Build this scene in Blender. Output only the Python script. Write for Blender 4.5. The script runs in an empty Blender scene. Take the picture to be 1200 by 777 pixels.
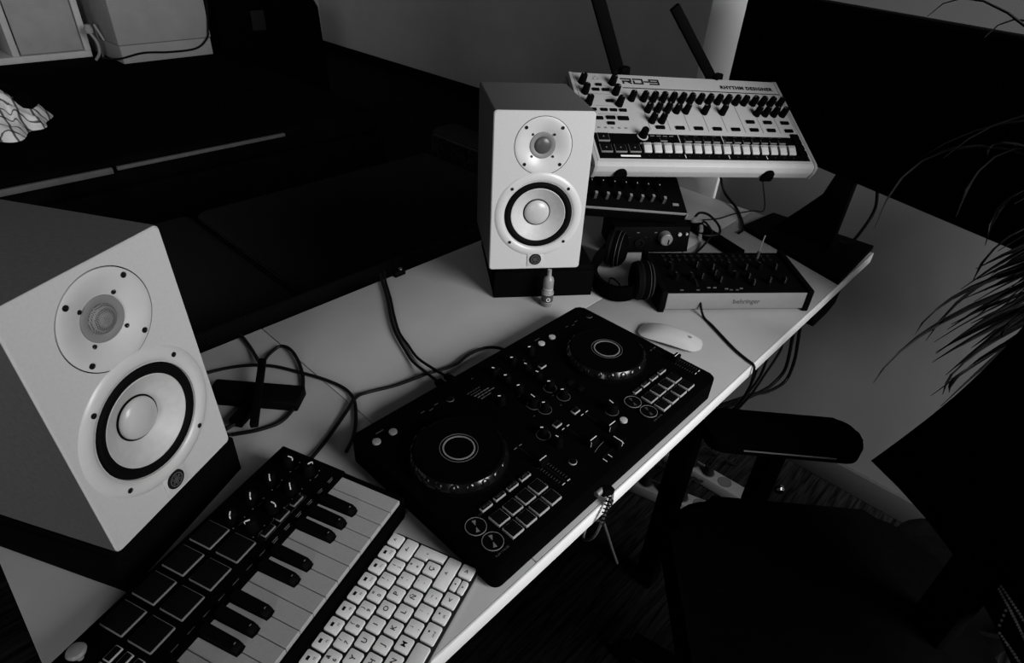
import bpy, bmesh, math, random
from mathutils import Matrix, Vector, Euler
random.seed(7)
sc = bpy.context.scene
COL = sc.collection
H = 0.74            # desk top height above the floor
PI = math.pi

# ------------------------------------------------------------------ camera, world, light, exposure
cam = bpy.data.cameras.new('camera')
cam.sensor_width = 36.0
cam.lens = 36.0 * 719.9 / 1200.0
cam.clip_start = 0.02
co = bpy.data.objects.new('camera', cam); COL.objects.link(co)
co.matrix_world = Matrix.Translation((-0.3548, -0.2517, 0.6253 + H)) @ (
    Matrix.Rotation(-0.8446, 4, 'Z') @ Matrix.Rotation(0.9627, 4, 'X') @ Matrix.Rotation(0.0656, 4, 'Z'))
sc.camera = co

w = bpy.data.worlds.new('room_air'); sc.world = w; w.use_nodes = True
w.node_tree.nodes['Background'].inputs[0].default_value = (1, 1, 1, 1)
w.node_tree.nodes['Background'].inputs[1].default_value = 0.02

def area(name, loc, aim, sx, sy, power):
    l = bpy.data.lights.new(name, 'AREA'); l.shape = 'RECTANGLE'; l.size = sx; l.size_y = sy; l.energy = power
    o = bpy.data.objects.new(name, l); COL.objects.link(o); o.location = loc
    o.rotation_euler = (Vector(aim) - Vector(loc)).to_track_quat('-Z', 'Y').to_euler()
    return o
# daylight from the window in the wall behind the photographer
area('window_daylight', (0.25, -2.7, H + 1.45), (0.35, 0.3, H), 1.9, 1.5, 160)
# added fill light to brighten the left-facing sides, no known window
area('side_fill_light', (-2.75, -2.5, H + 1.1), (-0.3, 0.3, H + 0.1), 1.2, 1.4, 70)

vs = sc.view_settings
vs.view_transform = 'Standard'; vs.look = 'None'; vs.gamma = 1.0; vs.use_curve_mapping = False
vs.exposure = 0.0

# ------------------------------------------------------------------ materials
def mat(name, v, rough=0.5, spec=0.3, metal=0.0, var=0.06, scale=60.0, bump=0.0, coat=0.0):
    m = bpy.data.materials.new(name); m.use_nodes = True
    nt = m.node_tree; b = nt.nodes['Principled BSDF']
    tc = nt.nodes.new('ShaderNodeTexCoord')
    nz = nt.nodes.new('ShaderNodeTexNoise'); nz.inputs['Scale'].default_value = scale; nz.inputs['Detail'].default_value = 4
    nt.links.new(tc.outputs['Object'], nz.inputs['Vector'])
    cr = nt.nodes.new('ShaderNodeValToRGB')
    a, c = v * (1 - var), v * (1 + var)
    cr.color_ramp.elements[0].color = (a, a, a, 1); cr.color_ramp.elements[1].color = (c, c, c, 1)
    cr.color_ramp.elements[0].position = 0.3; cr.color_ramp.elements[1].position = 0.7
    nt.links.new(nz.outputs['Fac'], cr.inputs['Fac']); nt.links.new(cr.outputs['Color'], b.inputs['Base Color'])
    b.inputs['Roughness'].default_value = rough; b.inputs['Specular IOR Level'].default_value = spec
    b.inputs['Metallic'].default_value = metal; b.inputs['Coat Weight'].default_value = coat
    if bump:
        bp = nt.nodes.new('ShaderNodeBump'); bp.inputs['Strength'].default_value = bump; bp.inputs['Distance'].default_value = 0.002
        nt.links.new(nz.outputs['Fac'], bp.inputs['Height']); nt.links.new(bp.outputs['Normal'], b.inputs['Normal'])
    return m

def wave_mat(name, lo, hi, scale, rough=0.6, spec=0.2, dist=4.0, direction='X', bump=0.3, stretch=(1, 1, 1)):
    m = bpy.data.materials.new(name); m.use_nodes = True
    nt = m.node_tree; b = nt.nodes['Principled BSDF']
    tc = nt.nodes.new('ShaderNodeTexCoord'); mp = nt.nodes.new('ShaderNodeMapping'); mp.inputs['Scale'].default_value = stretch
    wv = nt.nodes.new('ShaderNodeTexWave'); wv.bands_direction = direction
    wv.inputs['Scale'].default_value = scale; wv.inputs['Distortion'].default_value = dist; wv.inputs['Detail'].default_value = 3
    nt.links.new(tc.outputs['Object'], mp.inputs['Vector']); nt.links.new(mp.outputs['Vector'], wv.inputs['Vector'])
    cr = nt.nodes.new('ShaderNodeValToRGB')
    cr.color_ramp.elements[0].color = (lo, lo, lo, 1); cr.color_ramp.elements[1].color = (hi, hi, hi, 1)
    nt.links.new(wv.outputs['Fac'], cr.inputs['Fac']); nt.links.new(cr.outputs['Color'], b.inputs['Base Color'])
    bp = nt.nodes.new('ShaderNodeBump'); bp.inputs['Strength'].default_value = bump; bp.inputs['Distance'].default_value = 0.003
    nt.links.new(wv.outputs['Fac'], bp.inputs['Height']); nt.links.new(bp.outputs['Normal'], b.inputs['Normal'])
    b.inputs['Roughness'].default_value = rough; b.inputs['Specular IOR Level'].default_value = spec
    return m

def grain_mat(name, lo, hi):
    m = bpy.data.materials.new(name); m.use_nodes = True
    nt = m.node_tree; b = nt.nodes['Principled BSDF']
    tc = nt.nodes.new('ShaderNodeTexCoord'); mp = nt.nodes.new('ShaderNodeMapping'); mp.inputs['Scale'].default_value = (4, 60, 4)
    mp.inputs['Rotation'].default_value = (0, 0, 0.15)
    nz = nt.nodes.new('ShaderNodeTexNoise'); nz.inputs['Scale'].default_value = 1.6; nz.inputs['Detail'].default_value = 8; nz.inputs['Distortion'].default_value = 1.2
    nt.links.new(tc.outputs['Object'], mp.inputs['Vector']); nt.links.new(mp.outputs['Vector'], nz.inputs['Vector'])
    cr = nt.nodes.new('ShaderNodeValToRGB'); cr.color_ramp.elements[0].color = (lo, lo, lo, 1); cr.color_ramp.elements[1].color = (hi, hi, hi, 1)
    cr.color_ramp.elements[0].position = 0.35; cr.color_ramp.elements[1].position = 0.75
    nt.links.new(nz.outputs['Fac'], cr.inputs['Fac']); nt.links.new(cr.outputs['Color'], b.inputs['Base Color'])
    b.inputs['Roughness'].default_value = 0.8; b.inputs['Specular IOR Level'].default_value = 0.03
    return m

M = dict(
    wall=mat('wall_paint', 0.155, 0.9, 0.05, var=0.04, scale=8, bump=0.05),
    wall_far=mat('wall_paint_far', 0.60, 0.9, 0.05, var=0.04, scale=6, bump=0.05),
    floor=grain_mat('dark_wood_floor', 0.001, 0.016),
    desk=mat('white_laminate', 0.42, 0.42, 0.35, var=0.03, scale=25),
    lip=mat('white_desk_edging', 0.92, 0.4, 0.35, var=0.02, scale=25),
    steel=mat('black_steel', 0.0015, 0.7, 0.02),
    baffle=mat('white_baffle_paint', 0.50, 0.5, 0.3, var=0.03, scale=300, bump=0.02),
    guide=mat('white_waveguide_plastic', 0.54, 0.3, 0.45, var=0.02),
    cone=mat('white_cone_paper', 0.50, 0.45, 0.3, var=0.05, scale=120),
    cap=mat('white_dust_cap', 0.46, 0.28, 0.5, var=0.03),
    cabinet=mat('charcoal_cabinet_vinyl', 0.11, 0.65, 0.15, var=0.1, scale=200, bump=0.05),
    cap_grey=mat('grey_tweeter_dome', 0.07, 0.3, 0.4),
    rubber=mat('black_rubber', 0.003, 0.7, 0.05),
    screw=mat('black_screw', 0.01, 0.3, 0.5, metal=0.3),
    foam=mat('black_foam', 0.002, 0.95, 0.02, var=0.4, scale=300, bump=0.3),
    black=mat('black_plastic', 0.002, 0.6, 0.03, var=0.2),
    blackgloss=mat('glossy_black_plastic', 0.004, 0.16, 0.45, var=0.2),
    softblack=mat('soft_black_plastic', 0.0012, 0.8, 0.015, var=0.2),
    pad_black=mat('black_pad_rubber', 0.003, 0.8, 0.04),
    pad_edge=mat('translucent_pad_edge', 0.35, 0.5, 0.3),
    pad_edge_dim=mat('grey_pad_edge', 0.16, 0.5, 0.3),
    print_white=mat('white_print', 0.75, 0.6, 0.1),
    print_grey=mat('grey_print', 0.10, 0.6, 0.1),
    print_dim=mat('dim_grey_print', 0.05, 0.6, 0.1),
    print_black=mat('black_print', 0.008, 0.6, 0.1),
    print_mid=mat('mid_grey_print', 0.16, 0.6, 0.1),
    btn_white=mat('white_button_plastic', 0.42, 0.45, 0.3),
    btn_grey=mat('grey_button_plastic', 0.2, 0.45, 0.3),
    key_white=mat('ivory_key_plastic', 0.34, 0.4, 0.3, var=0.04, scale=400),
    keycap=mat('white_keycap', 0.86, 0.5, 0.25, var=0.03, scale=200),
    kb_body=mat('keyboard_deck', 0.012, 0.5, 0.2, var=0.1),
    alu=mat('aluminium', 0.4, 0.35, 0.5, metal=0.6),
    chrome=mat('chrome', 0.6, 0.2, 0.5, metal=1.0),
    rd=mat('light_grey_panel', 0.38, 0.45, 0.3, var=0.03, scale=150),
    rd_front=mat('light_grey_chassis', 0.44, 0.45, 0.3, var=0.03),
    rd_side=mat('grey_end_cheek', 0.30, 0.5, 0.3),
    synth_front=mat('white_synth_front', 0.24, 0.45, 0.3, var=0.03),
    mouse=mat('white_mouse_shell', 0.52, 0.18, 0.5, var=0.01),
    bottle=mat('grey_bottle_plastic', 0.22, 0.35, 0.4),
    label=mat('bottle_label', 0.35, 0.5, 0.2),
    label_dark=mat('bottle_label_dark', 0.06, 0.5, 0.2),
    cord=mat('black_cord', 0.004, 0.5, 0.12),
    cord_grey=mat('dark_grey_cord', 0.06, 0.5, 0.2),
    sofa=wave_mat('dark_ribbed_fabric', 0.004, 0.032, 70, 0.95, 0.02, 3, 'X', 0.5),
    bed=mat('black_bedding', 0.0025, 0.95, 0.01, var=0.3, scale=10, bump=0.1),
    rail=mat('pale_wood_rail', 0.10, 0.6, 0.2, var=0.1, scale=30),
    shelf=mat('pale_shelf_board', 0.60, 0.6, 0.15, var=0.05, scale=20),
    shelf_door=mat('grey_shelf_door', 0.38, 0.6, 0.15, var=0.08, scale=12),
    box=mat('white_box', 0.33, 0.6, 0.15, var=0.06, scale=10),
    boxside=mat('grey_box_side', 0.12, 0.6, 0.15, var=0.1, scale=10),
    leaf=mat('dark_leaf', 0.016, 0.24, 0.8, var=0.4, scale=20),
    stem=mat('dark_stem', 0.006, 0.8, 0.1),
    strip=mat('grey_power_strip', 0.12, 0.5, 0.2),
    lit_strip_stitch=mat('lit_strip_stitch_white', 0.8, 0.6, 0.1, var=0.03, scale=8),  # bright tone stands in for light on the wall end; stitching shares it
    skirt=mat('skirting_paint', 0.06, 0.6, 0.2),
)
def cloth_mat():
    m = bpy.data.materials.new('white_cloth_with_dark_lines'); m.use_nodes = True
    nt = m.node_tree; b = nt.nodes['Principled BSDF']
    tc = nt.nodes.new('ShaderNodeTexCoord')
    out = []
    for d, s in (('X', 5), ('Y', 8)):
        wv = nt.nodes.new('ShaderNodeTexWave'); wv.bands_direction = d; wv.inputs['Scale'].default_value = s; wv.inputs['Distortion'].default_value = 3.0
        wv.inputs['Detail Scale'].default_value = 1.5
        nt.links.new(tc.outputs['Object'], wv.inputs['Vector'])
        cr = nt.nodes.new('ShaderNodeValToRGB'); cr.color_ramp.elements[0].position = 0.02; cr.color_ramp.elements[1].position = 0.12
        cr.color_ramp.elements[0].color = (0.12, 0.12, 0.12, 1)
        nt.links.new(wv.outputs['Fac'], cr.inputs['Fac']); out.append(cr)
    mx = nt.nodes.new('ShaderNodeMix'); mx.data_type = 'RGBA'; mx.blend_type = 'MULTIPLY'; mx.inputs['Factor'].default_value = 1
    nt.links.new(out[0].outputs['Color'], mx.inputs[6]); nt.links.new(out[1].outputs['Color'], mx.inputs[7])
    nt.links.new(mx.outputs[2], b.inputs['Base Color']); b.inputs['Roughness'].default_value = 0.9
    return m
M['cloth'] = cloth_mat()
def mesh_mat():
    m = bpy.data.materials.new('grille_gauze'); m.use_nodes = True
    nt = m.node_tree; b = nt.nodes['Principled BSDF']
    tc = nt.nodes.new('ShaderNodeTexCoord'); vo = nt.nodes.new('ShaderNodeTexVoronoi'); vo.inputs['Scale'].default_value = 620
    vo.inputs['Randomness'].default_value = 0.15
    nt.links.new(tc.outputs['Object'], vo.inputs['Vector'])
    cr = nt.nodes.new('ShaderNodeValToRGB'); cr.color_ramp.elements[0].color = (0.012,) * 3 + (1,); cr.color_ramp.elements[1].color = (0.2,) * 3 + (1,)
    cr.color_ramp.elements[0].position = 0.2; cr.color_ramp.elements[1].position = 0.6
    nt.links.new(vo.outputs['Distance'], cr.inputs['Fac']); nt.links.new(cr.outputs['Color'], b.inputs['Base Color'])
    b.inputs['Roughness'].default_value = 0.6
    return m
M['gauze'] = mesh_mat()

# ------------------------------------------------------------------ mesh helpers
class MB:
    def __init__(s): s.bm = bmesh.new()
    def box(s, c, d, bev=0.0, seg=2, rot=None):
        r = bmesh.ops.create_cube(s.bm, size=1.0); vv = r['verts']
        bmesh.ops.scale(s.bm, vec=d, verts=vv)
        if bev > 0:
            ed = list({e for v in vv for e in v.link_edges})
            rb = bmesh.ops.bevel(s.bm, geom=ed, offset=bev, segments=seg, affect='EDGES', profile=0.5)
            vv = list({v for f in rb['faces'] for v in f.verts} | {v for v in vv if v.is_valid})
        if rot is not None: bmesh.ops.rotate(s.bm, verts=vv, cent=(0, 0, 0), matrix=rot)
        bmesh.ops.translate(s.bm, vec=c, verts=vv)
        return s
    def cyl(s, c, r1, h, r2=None, n=24, axis='Z', bev=0.0):
        # base centre c, grows along axis
        r = bmesh.ops.create_cone(s.bm, cap_ends=True, segments=n, radius1=r1, radius2=r1 if r2 is None else r2, depth=h); vv = r['verts']
        bmesh.ops.translate(s.bm, vec=(0, 0, h / 2), verts=vv)
        if bev:
            top = [e for e in {e for v in vv for e in v.link_edges} if all(v.co.z > h * 0.99 for v in e.verts)]
            rb = bmesh.ops.bevel(s.bm, geom=top, offset=bev, segments=2, affect='EDGES', profile=0.5)
            vv = list({v for f in rb['faces'] for v in f.verts} | {v for v in vv if v.is_valid})
        if axis == '-Y': bmesh.ops.rotate(s.bm, verts=vv, cent=(0, 0, 0), matrix=Matrix.Rotation(PI / 2, 3, 'X'))
        if axis == 'X': bmesh.ops.rotate(s.bm, verts=vv, cent=(0, 0, 0), matrix=Matrix.Rotation(PI / 2, 3, 'Y'))
        bmesh.ops.translate(s.bm, vec=c, verts=vv)
        return s
    def lathe(s, prof, c=(0, 0, 0), n=48, axis='Z', squash=1.0):
        # prof = [(r, h), ...]; axis Z or -Y (h grows out of the face, towards -Y)
        rings = []
        for r, h in prof:
            if r < 1e-6:
                p = [(0, 0, h)]
            else:
                p = [(r * math.cos(2 * PI * i / n), r * math.sin(2 * PI * i / n) * squash, h) for i in range(n)]
            vs_ = []
            for x, y, z in p:
                if axis == '-Y': x, y, z = x, -z, y
                vs_.append(s.bm.verts.new((x + c[0], y + c[1], z + c[2])))
            rings.append(vs_)
        for a, b in zip(rings, rings[1:]):
            for i in range(n):
                j = (i + 1) % n
                if len(a) == 1 and len(b) == 1: continue
                if len(a) == 1: s.bm.faces.new((a[0], b[i], b[j]))
                elif len(b) == 1: s.bm.faces.new((a[i], b[0], a[j]))
                else: s.bm.faces.new((a[i], b[i], b[j], a[j]))
        bmesh.ops.recalc_face_normals(s.bm, faces=s.bm.faces[:])
        return s
    def tube(s, pts, r, n=8, smooth=5, caps=True):
        P = [Vector(p) for p in pts]
        if smooth > 1 and len(P) > 2:
            Q = []
            for i in range(len(P) - 1):
                p0 = P[max(i - 1, 0)]; p1 = P[i]; p2 = P[i + 1]; p3 = P[min(i + 2, len(P) - 1)]
                for k in range(smooth):
                    t = k / smooth
                    Q.append(0.5 * ((2 * p1) + (-p0 + p2) * t + (2 * p0 - 5 * p1 + 4 * p2 - p3) * t * t + (-p0 + 3 * p1 - 3 * p2 + p3) * t ** 3))
            Q.append(P[-1]); P = Q
        rad = r if callable(r) else (lambda t: r)
        rings = []; up = Vector((0, 0, 1)); prev = None
        for i, p in enumerate(P):
            t = (P[min(i + 1, len(P) - 1)] - P[max(i - 1, 0)]).normalized()
            if prev is None:
                prev = t.cross(up) if abs(t.dot(up)) < 0.95 else t.cross(Vector((1, 0, 0)))
            a = (prev - t * prev.dot(t))
            if a.length < 1e-6: a = t.orthogonal()
            a.normalize(); prev = a; b = t.cross(a)
            rr = rad(i / (len(P) - 1))
            rings.append([s.bm.verts.new(p + (a * math.cos(2 * PI * k / n) + b * math.sin(2 * PI * k / n)) * rr) for k in range(n)])
        for A, B in zip(rings, rings[1:]):
            for k in range(n): s.bm.faces.new((A[k], A[(k + 1) % n], B[(k + 1) % n], B[k]))
        if caps:
            s.bm.faces.new(rings[0][::-1]); s.bm.faces.new(rings[-1])
        return s
    def prism(s, poly, z0, z1, bev=0.0, seg=2):
        # polygon in xy extruded z0..z1 (counter-clockwise)
        a = [s.bm.verts.new((x, y, z0)) for x, y in poly]; b = [s.bm.verts.new((x, y, z1)) for x, y in poly]; n = len(poly)
        fs = [s.bm.faces.new(a[::-1]), s.bm.faces.new(b)]
        for i in range(n): fs.append(s.bm.faces.new((a[i], a[(i + 1) % n], b[(i + 1) % n], b[i])))
        if bev:
            ed = [e for e in fs[1].edges]
            bmesh.ops.bevel(s.bm, geom=ed, offset=bev, segments=seg, affect='EDGES', profile=0.5)
        bmesh.ops.recalc_face_normals(s.bm, faces=s.bm.faces[:])
        return s
    def sideprism(s, prof, x0, x1, bev=0.0):
        # profile [(y, z)] extruded along x
        a = [s.bm.verts.new((x0, y, z)) for y, z in prof]; b = [s.bm.verts.new((x1, y, z)) for y, z in prof]; n = len(prof)
        s.bm.faces.new(a); s.bm.faces.new(b[::-1])
        for i in range(n): s.bm.faces.new((a[i], b[i], b[(i + 1) % n], a[(i + 1) % n]))
        bmesh.ops.recalc_face_normals(s.bm, faces=s.bm.faces[:])
        if bev: bmesh.ops.bevel(s.bm, geom=s.bm.edges[:], offset=bev, segments=2, affect='EDGES', profile=0.5)
        return s
    def face(s, pts):
        s.bm.faces.new([s.bm.verts.new(p) for p in pts]); return s
    def bar(s, a, b, wd, th, bev=0.0, side=None):
        # rectangular bar from a to b
        a, b = Vector(a), Vector(b); t = (b - a); L = t.length; t.normalize()
        u = Vector(side) if side is not None else (t.cross(Vector((0, 0, 1))) if abs(t.z) < 0.98 else Vector((1, 0, 0)))
        u = (u - t * u.dot(t)).normalized(); v = t.cross(u)
        R = Matrix((u, v, t)).transposed()
        return s.box((a + b) / 2, (wd, th, L), bev, 2, R)
    def data(s, name, smooth=True, ang=38):
        me = bpy.data.meshes.new(name)
        s.bm.normal_update(); s.bm.to_mesh(me); s.bm.free()
        if smooth:
            for p in me.polygons: p.use_smooth = True
            try: me.set_sharp_from_angle(angle=math.radians(ang))
            except Exception: pass
        return me
    def build(s, name, m, parent=None, loc=None, smooth=True, ang=38):
        o = obj(name, s.data(name, smooth, ang), m, parent)
        if loc is not None: o.location = loc
        return o

def obj(name, me, m=None, parent=None, loc=None, rot=None):
    o = bpy.data.objects.new(name, me); COL.objects.link(o)
    if m is not None and me is not None and not me.materials: me.materials.append(M[m] if isinstance(m, str) else m)
    if parent is not None: o.parent = parent
    if loc is not None: o.location = loc
    if rot is not None: o.rotation_euler = rot
    return o
def tag(o, label, cat, group=None, kind=None):
    if label: o['label'] = label
    if cat: o['category'] = cat
    if group: o['group'] = group
    if kind: o['kind'] = kind
    return o
def thing(name, label, cat, loc, rotz=0.0, group=None, rot=None):
    o = bpy.data.objects.new(name, None); COL.objects.link(o)
    o.empty_display_size = 0.05
    o.location = (loc[0], loc[1], loc[2] + H)
    o.rotation_euler = rot if rot is not None else (0, 0, rotz)
    return tag(o, label, cat, group)
def struct(name, mb, m, loc=(0, 0, 0)):
    o = mb.build(name, m); o.location = loc; o['kind'] = 'structure'; return o
def rrect(w, d, r, n=5, cx=0, cy=0):
    p = []
    for sx, sy, a0 in ((1, -1, -90), (1, 1, 0), (-1, 1, 90), (-1, -1, 180)):
        for i in range(n + 1):
            a = math.radians(a0 + 90 * i / n)
            p.append((cx + sx * (w / 2 - r) + r * math.cos(a), cy + sy * (d / 2 - r) + r * math.sin(a)))
    return p
_txt = {}
def text_data(body, size, shear=0.0, sp=1.0, bold=0.0, align='CENTER'):
    k = (body, size, shear, sp, bold, align)
    if k in _txt: return _txt[k]
    cu = bpy.data.curves.new('lettering', 'FONT'); cu.body = body; cu.size = size; cu.align_x = align; cu.align_y = 'CENTER'
    cu.resolution_u = 2; cu.shear = shear; cu.space_character = sp; cu.offset = bold
    t = bpy.data.objects.new('lettering', cu); COL.objects.link(t)
    dg = bpy.context.evaluated_depsgraph_get()
    me = bpy.data.meshes.new_from_object(t.evaluated_get(dg))
    bpy.data.objects.remove(t); bpy.data.curves.remove(cu)
    me.materials.clear(); me.name = 'lettering'
    _txt[k] = me
    return me
def text(body, size, m, parent, loc, rot=(0, 0, 0), name='lettering', **k):
    me = text_data(body, size, **k)
    if me.materials and me.materials[0] != M[m]: me = me.copy(); me.materials.clear()
    return obj(name, me, m, parent, loc, rot)

# ================================================================== THE SETTING
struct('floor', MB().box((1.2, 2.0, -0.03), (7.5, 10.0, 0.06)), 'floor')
XW = 1.262
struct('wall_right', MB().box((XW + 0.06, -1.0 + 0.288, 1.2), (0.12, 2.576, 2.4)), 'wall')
struct('added_shade_wall', MB().box((-0.670, -1.06, 1.2), (1.34, 0.12, 2.4)), 'wall')  # unseen partition added to shade the left speaker and desk end
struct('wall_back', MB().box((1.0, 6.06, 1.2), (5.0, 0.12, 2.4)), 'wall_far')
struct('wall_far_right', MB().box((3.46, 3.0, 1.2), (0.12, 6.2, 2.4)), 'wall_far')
struct('lit_wall_strip', MB().box((XW - 0.008, 0.510, 1.2), (0.016, 0.130, 2.4), 0.003), 'lit_strip_stitch')  # pale strip added so its colour imitates light on the wall end
struct('baseboard_right', MB().box((XW - 0.006, -0.780, 0.04), (0.012, 2.44, 0.08), 0.003), 'skirt')
struct('baseboard_far_right', MB().box((3.394, 3.0, 0.04), (0.012, 6.0, 0.08), 0.003), 'floor')

# ------------------------------------------------------------------ desk
XL, XR, YD = -0.4268, 1.182, 0.641
desk = thing('desk', 'long white desk carrying the music gear, pale laminate top with bright front edge', 'desk', (0.4, 0.3, -H))
def desk_part(name, mb, m): return mb.build(name, m, desk, loc=(-0.4, -0.3, 0))
TH = 0.024; g = 0.0005; ym = 0.3045
desk_part('board', MB().box(((XL - g) / 2, YD / 2 + 0.001, H - TH / 2), (-XL - g, YD - 0.002, TH), 0.0012), 'desk')
desk_part('board', MB().box(((XR + g) / 2, ym / 2 + 0.001, H - TH / 2), (XR - g, ym - 2 * g - 0.002, TH), 0.0012), 'desk')
desk_part('board', MB().box(((XR + g) / 2, (YD + ym) / 2, H - TH / 2), (XR - g, YD - ym - 2 * g, TH), 0.0012), 'desk')
desk_part('edge_band', MB().box(((XL + XR) / 2, 0.0005, H - TH / 2 - 0.0003), (XR - XL, 0.003, TH + 0.0006), 0.0006), 'lip')
for x in (XL + 0.06, XR - 0.60):
    for y in (0.08, YD - 0.06):
        desk_part('leg', MB().box((x, y, (H - TH) / 2), (0.045, 0.045, H - TH), 0.004), 'steel')
for y in (0.09, YD - 0.07):
    desk_part('rail', MB().box(((XL + XR) / 2, y, H - TH - 0.02), (XR - XL - 0.2, 0.03, 0.038), 0.003), 'steel')
bk = desk_part('clamp_bracket', MB().prism([(-0.075, 0), (-0.07, -0.035), (-0.045, -0.06), (0.03, -0.06), (0.075, -0.05), (0.075, 0)][::-1], -0.012, 0.012, 0.002), 'steel')
bk.rotation_euler = (PI / 2, 0, 0); bk.location = (0.945 - 0.4, 0.016 - 0.3, H - TH + 0.002)

cc = thing('cable_clip', 'small black cable clip with a chrome screw on the rear desk edge', 'clip', (0.290, YD - 0.007, 0))
MB().box((0, 0, 0.006), (0.026, 0.012, 0.012), 0.002).build('clip_body', 'steel', cc)
MB().lathe([(0.0042, 0), (0.0040, 0.002), (0.0024, 0.003), (0, 0.003)], (0.004, 0, 0.012), 14).build('clip_screw', 'chrome', cc)
# ------------------------------------------------------------------ speakers
def speaker(label, loc, a, t, gauze):
    s = thing('studio_monitor_speaker', label, 'speaker', loc, rot=(-t, 0, a))
    W, Hh, D = 0.170, 0.285, 0.222
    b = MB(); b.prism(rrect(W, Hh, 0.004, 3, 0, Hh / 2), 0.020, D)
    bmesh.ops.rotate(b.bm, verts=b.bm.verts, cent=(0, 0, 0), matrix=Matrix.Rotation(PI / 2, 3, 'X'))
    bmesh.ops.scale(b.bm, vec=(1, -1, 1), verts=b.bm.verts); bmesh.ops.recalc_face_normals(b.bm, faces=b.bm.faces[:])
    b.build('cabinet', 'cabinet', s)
    sl_ = MB(); oo = rrect(W, Hh, 0.004, 3, 0, Hh / 2); ii = rrect(W - 0.008, Hh - 0.008, 0.003, 3, 0, Hh / 2)
    for pa, pb in ((oo, oo), (ii, ii)):
        A_ = [sl_.bm.verts.new((x, 0.0025, z)) for x, z in pa]; B_ = [sl_.bm.verts.new((x, 0.0201, z)) for x, z in pb]
        for i in range(len(A_)): sl_.bm.faces.new((A_[i], A_[(i + 1) % len(A_)], B_[(i + 1) % len(A_)], B_[i]))
    sl_.build('cabinet_rim', 'cabinet', s)
    # baffle as plate with two round openings
    zt, zw = 0.2278, 0.1055
    rt, rw = 0.0492, 0.0785
    ro = 0.0612
    f = MB(); bm = f.bm
    outer = rrect(W, Hh, 0.006, 5, 0, Hh / 2); inner = rrect(W - 0.0032, Hh - 0.0032, 0.0048, 5, 0, Hh / 2)
    def loop(pts, y): return [bm.verts.new((x, y, z)) for x, z in pts]
    def circ(r, zc, n=64): return [(r * math.cos(2 * PI * i / n), zc + r * math.sin(2 * PI * i / n)) for i in range(n)]
    def bridge(a, b_):
        for i in range(len(a)): bm.faces.new((a[i], a[(i + 1) % len(a)], b_[(i + 1) % len(a)], b_[i]))
    l0, l1, l2 = loop(outer, 0.0026), loop(outer, 0.0016), loop(inner, 0.0)
    bridge(l0, l1); bridge(l1, l2)
    c1, c2 = loop(circ(rt + 0.0004, zt), 0.0), loop(circ(ro, zw), 0.0)
    e1, e2 = loop(circ(rt + 0.0004, zt), 0.007), loop(circ(ro, zw), 0.012)
    bridge(c1, e1); bridge(c2, e2)
    eds = []
    for lp in (l2, c1, c2):
        for i in range(len(lp)): eds.append(bm.edges.get((lp[i], lp[(i + 1) % len(lp)])))
    bmesh.ops.triangle_fill(bm, use_beauty=True, use_dissolve=False, edges=eds, normal=(0, -1, 0))
    bmesh.ops.recalc_face_normals(bm, faces=bm.faces[:])
    f.build('front_baffle', 'baffle', s, ang=30)
    # woofer: moulded ring proud of the plate, rubber surround, concave cone, dust cap
    MB().lathe([(rw, 0.0), (rw - 0.0012, 0.0010), (0.073, 0.0026), (0.067, 0.0028), (0.0630, 0.0012), (0.0612, -0.0010), (0.0606, -0.0030)], (0, 0, zw), 64, '-Y').build('woofer_ring', 'guide', s)
    MB().lathe([(0.0610, -0.0030), (0.0600, -0.0012), (0.0585, 0.0004), (0.0552, 0.0014), (0.0518, 0.0004), (0.0492, -0.0024), (0.0478, -0.0034)], (0, 0, zw), 64, '-Y').build('rubber_surround', 'rubber', s)
    MB().lathe([(0.0490, -0.0016), (0.0480, -0.0012), (0.0466, -0.0022), (0.0380, -0.0085), (0.0240, -0.0165)], (0, 0, zw), 64, '-Y').build('woofer_cone', 'cone', s)
    MB().lathe([(0.0246, -0.0158), (0.0242, -0.0146), (0.0229, -0.0146), (0.0225, -0.0160)], (0, 0, zw), 48, '-Y').build('cap_seam', 'rubber', s)
    pr = [(0.0229, -0.0160)] + [(0.0227 * math.cos(k / 8 * PI / 2), -0.0150 + 0.0085 * math.sin(k / 8 * PI / 2)) for k in range(9)]
    MB().lathe(pr, (0, 0, zw), 48, '-Y').build('dust_cap', 'cap', s)
    # tweeter: flush waveguide dished towards the dome
    MB().lathe([(rt + 0.0003, -0.0012), (rt - 0.0008, -0.0012)], (0, 0, zt), 64, '-Y').build('tweeter_seam', 'print_black', s)
    MB().lathe([(rt - 0.0006, -0.0016), (rt - 0.0008, 0.0003), (rt - 0.0016, 0.0006), (0.042, 0.0005), (0.036, -0.0006), (0.029, -0.0028), (0.0222, -0.0056)], (0, 0, zt), 64, '-Y').build('tweeter_waveguide', 'guide', s)
    MB().lathe([(0.0226, -0.0062), (0.0218, -0.0040), (0.0198, -0.0036), (0.0150, -0.0052), (0.0142, -0.0056)], (0, 0, zt), 48, '-Y').build('tweeter_ring', 'btn_grey', s)
    MB().lathe([(0.0150, -0.0058)] + [(0.0146 * math.cos(k / 6 * PI / 2), -0.0056 + 0.0050 * math.sin(k / 6 * PI / 2)) for k in range(7)], (0, 0, zt), 48, '-Y').build('tweeter_dome', gauze, s)
    scr = None
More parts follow.
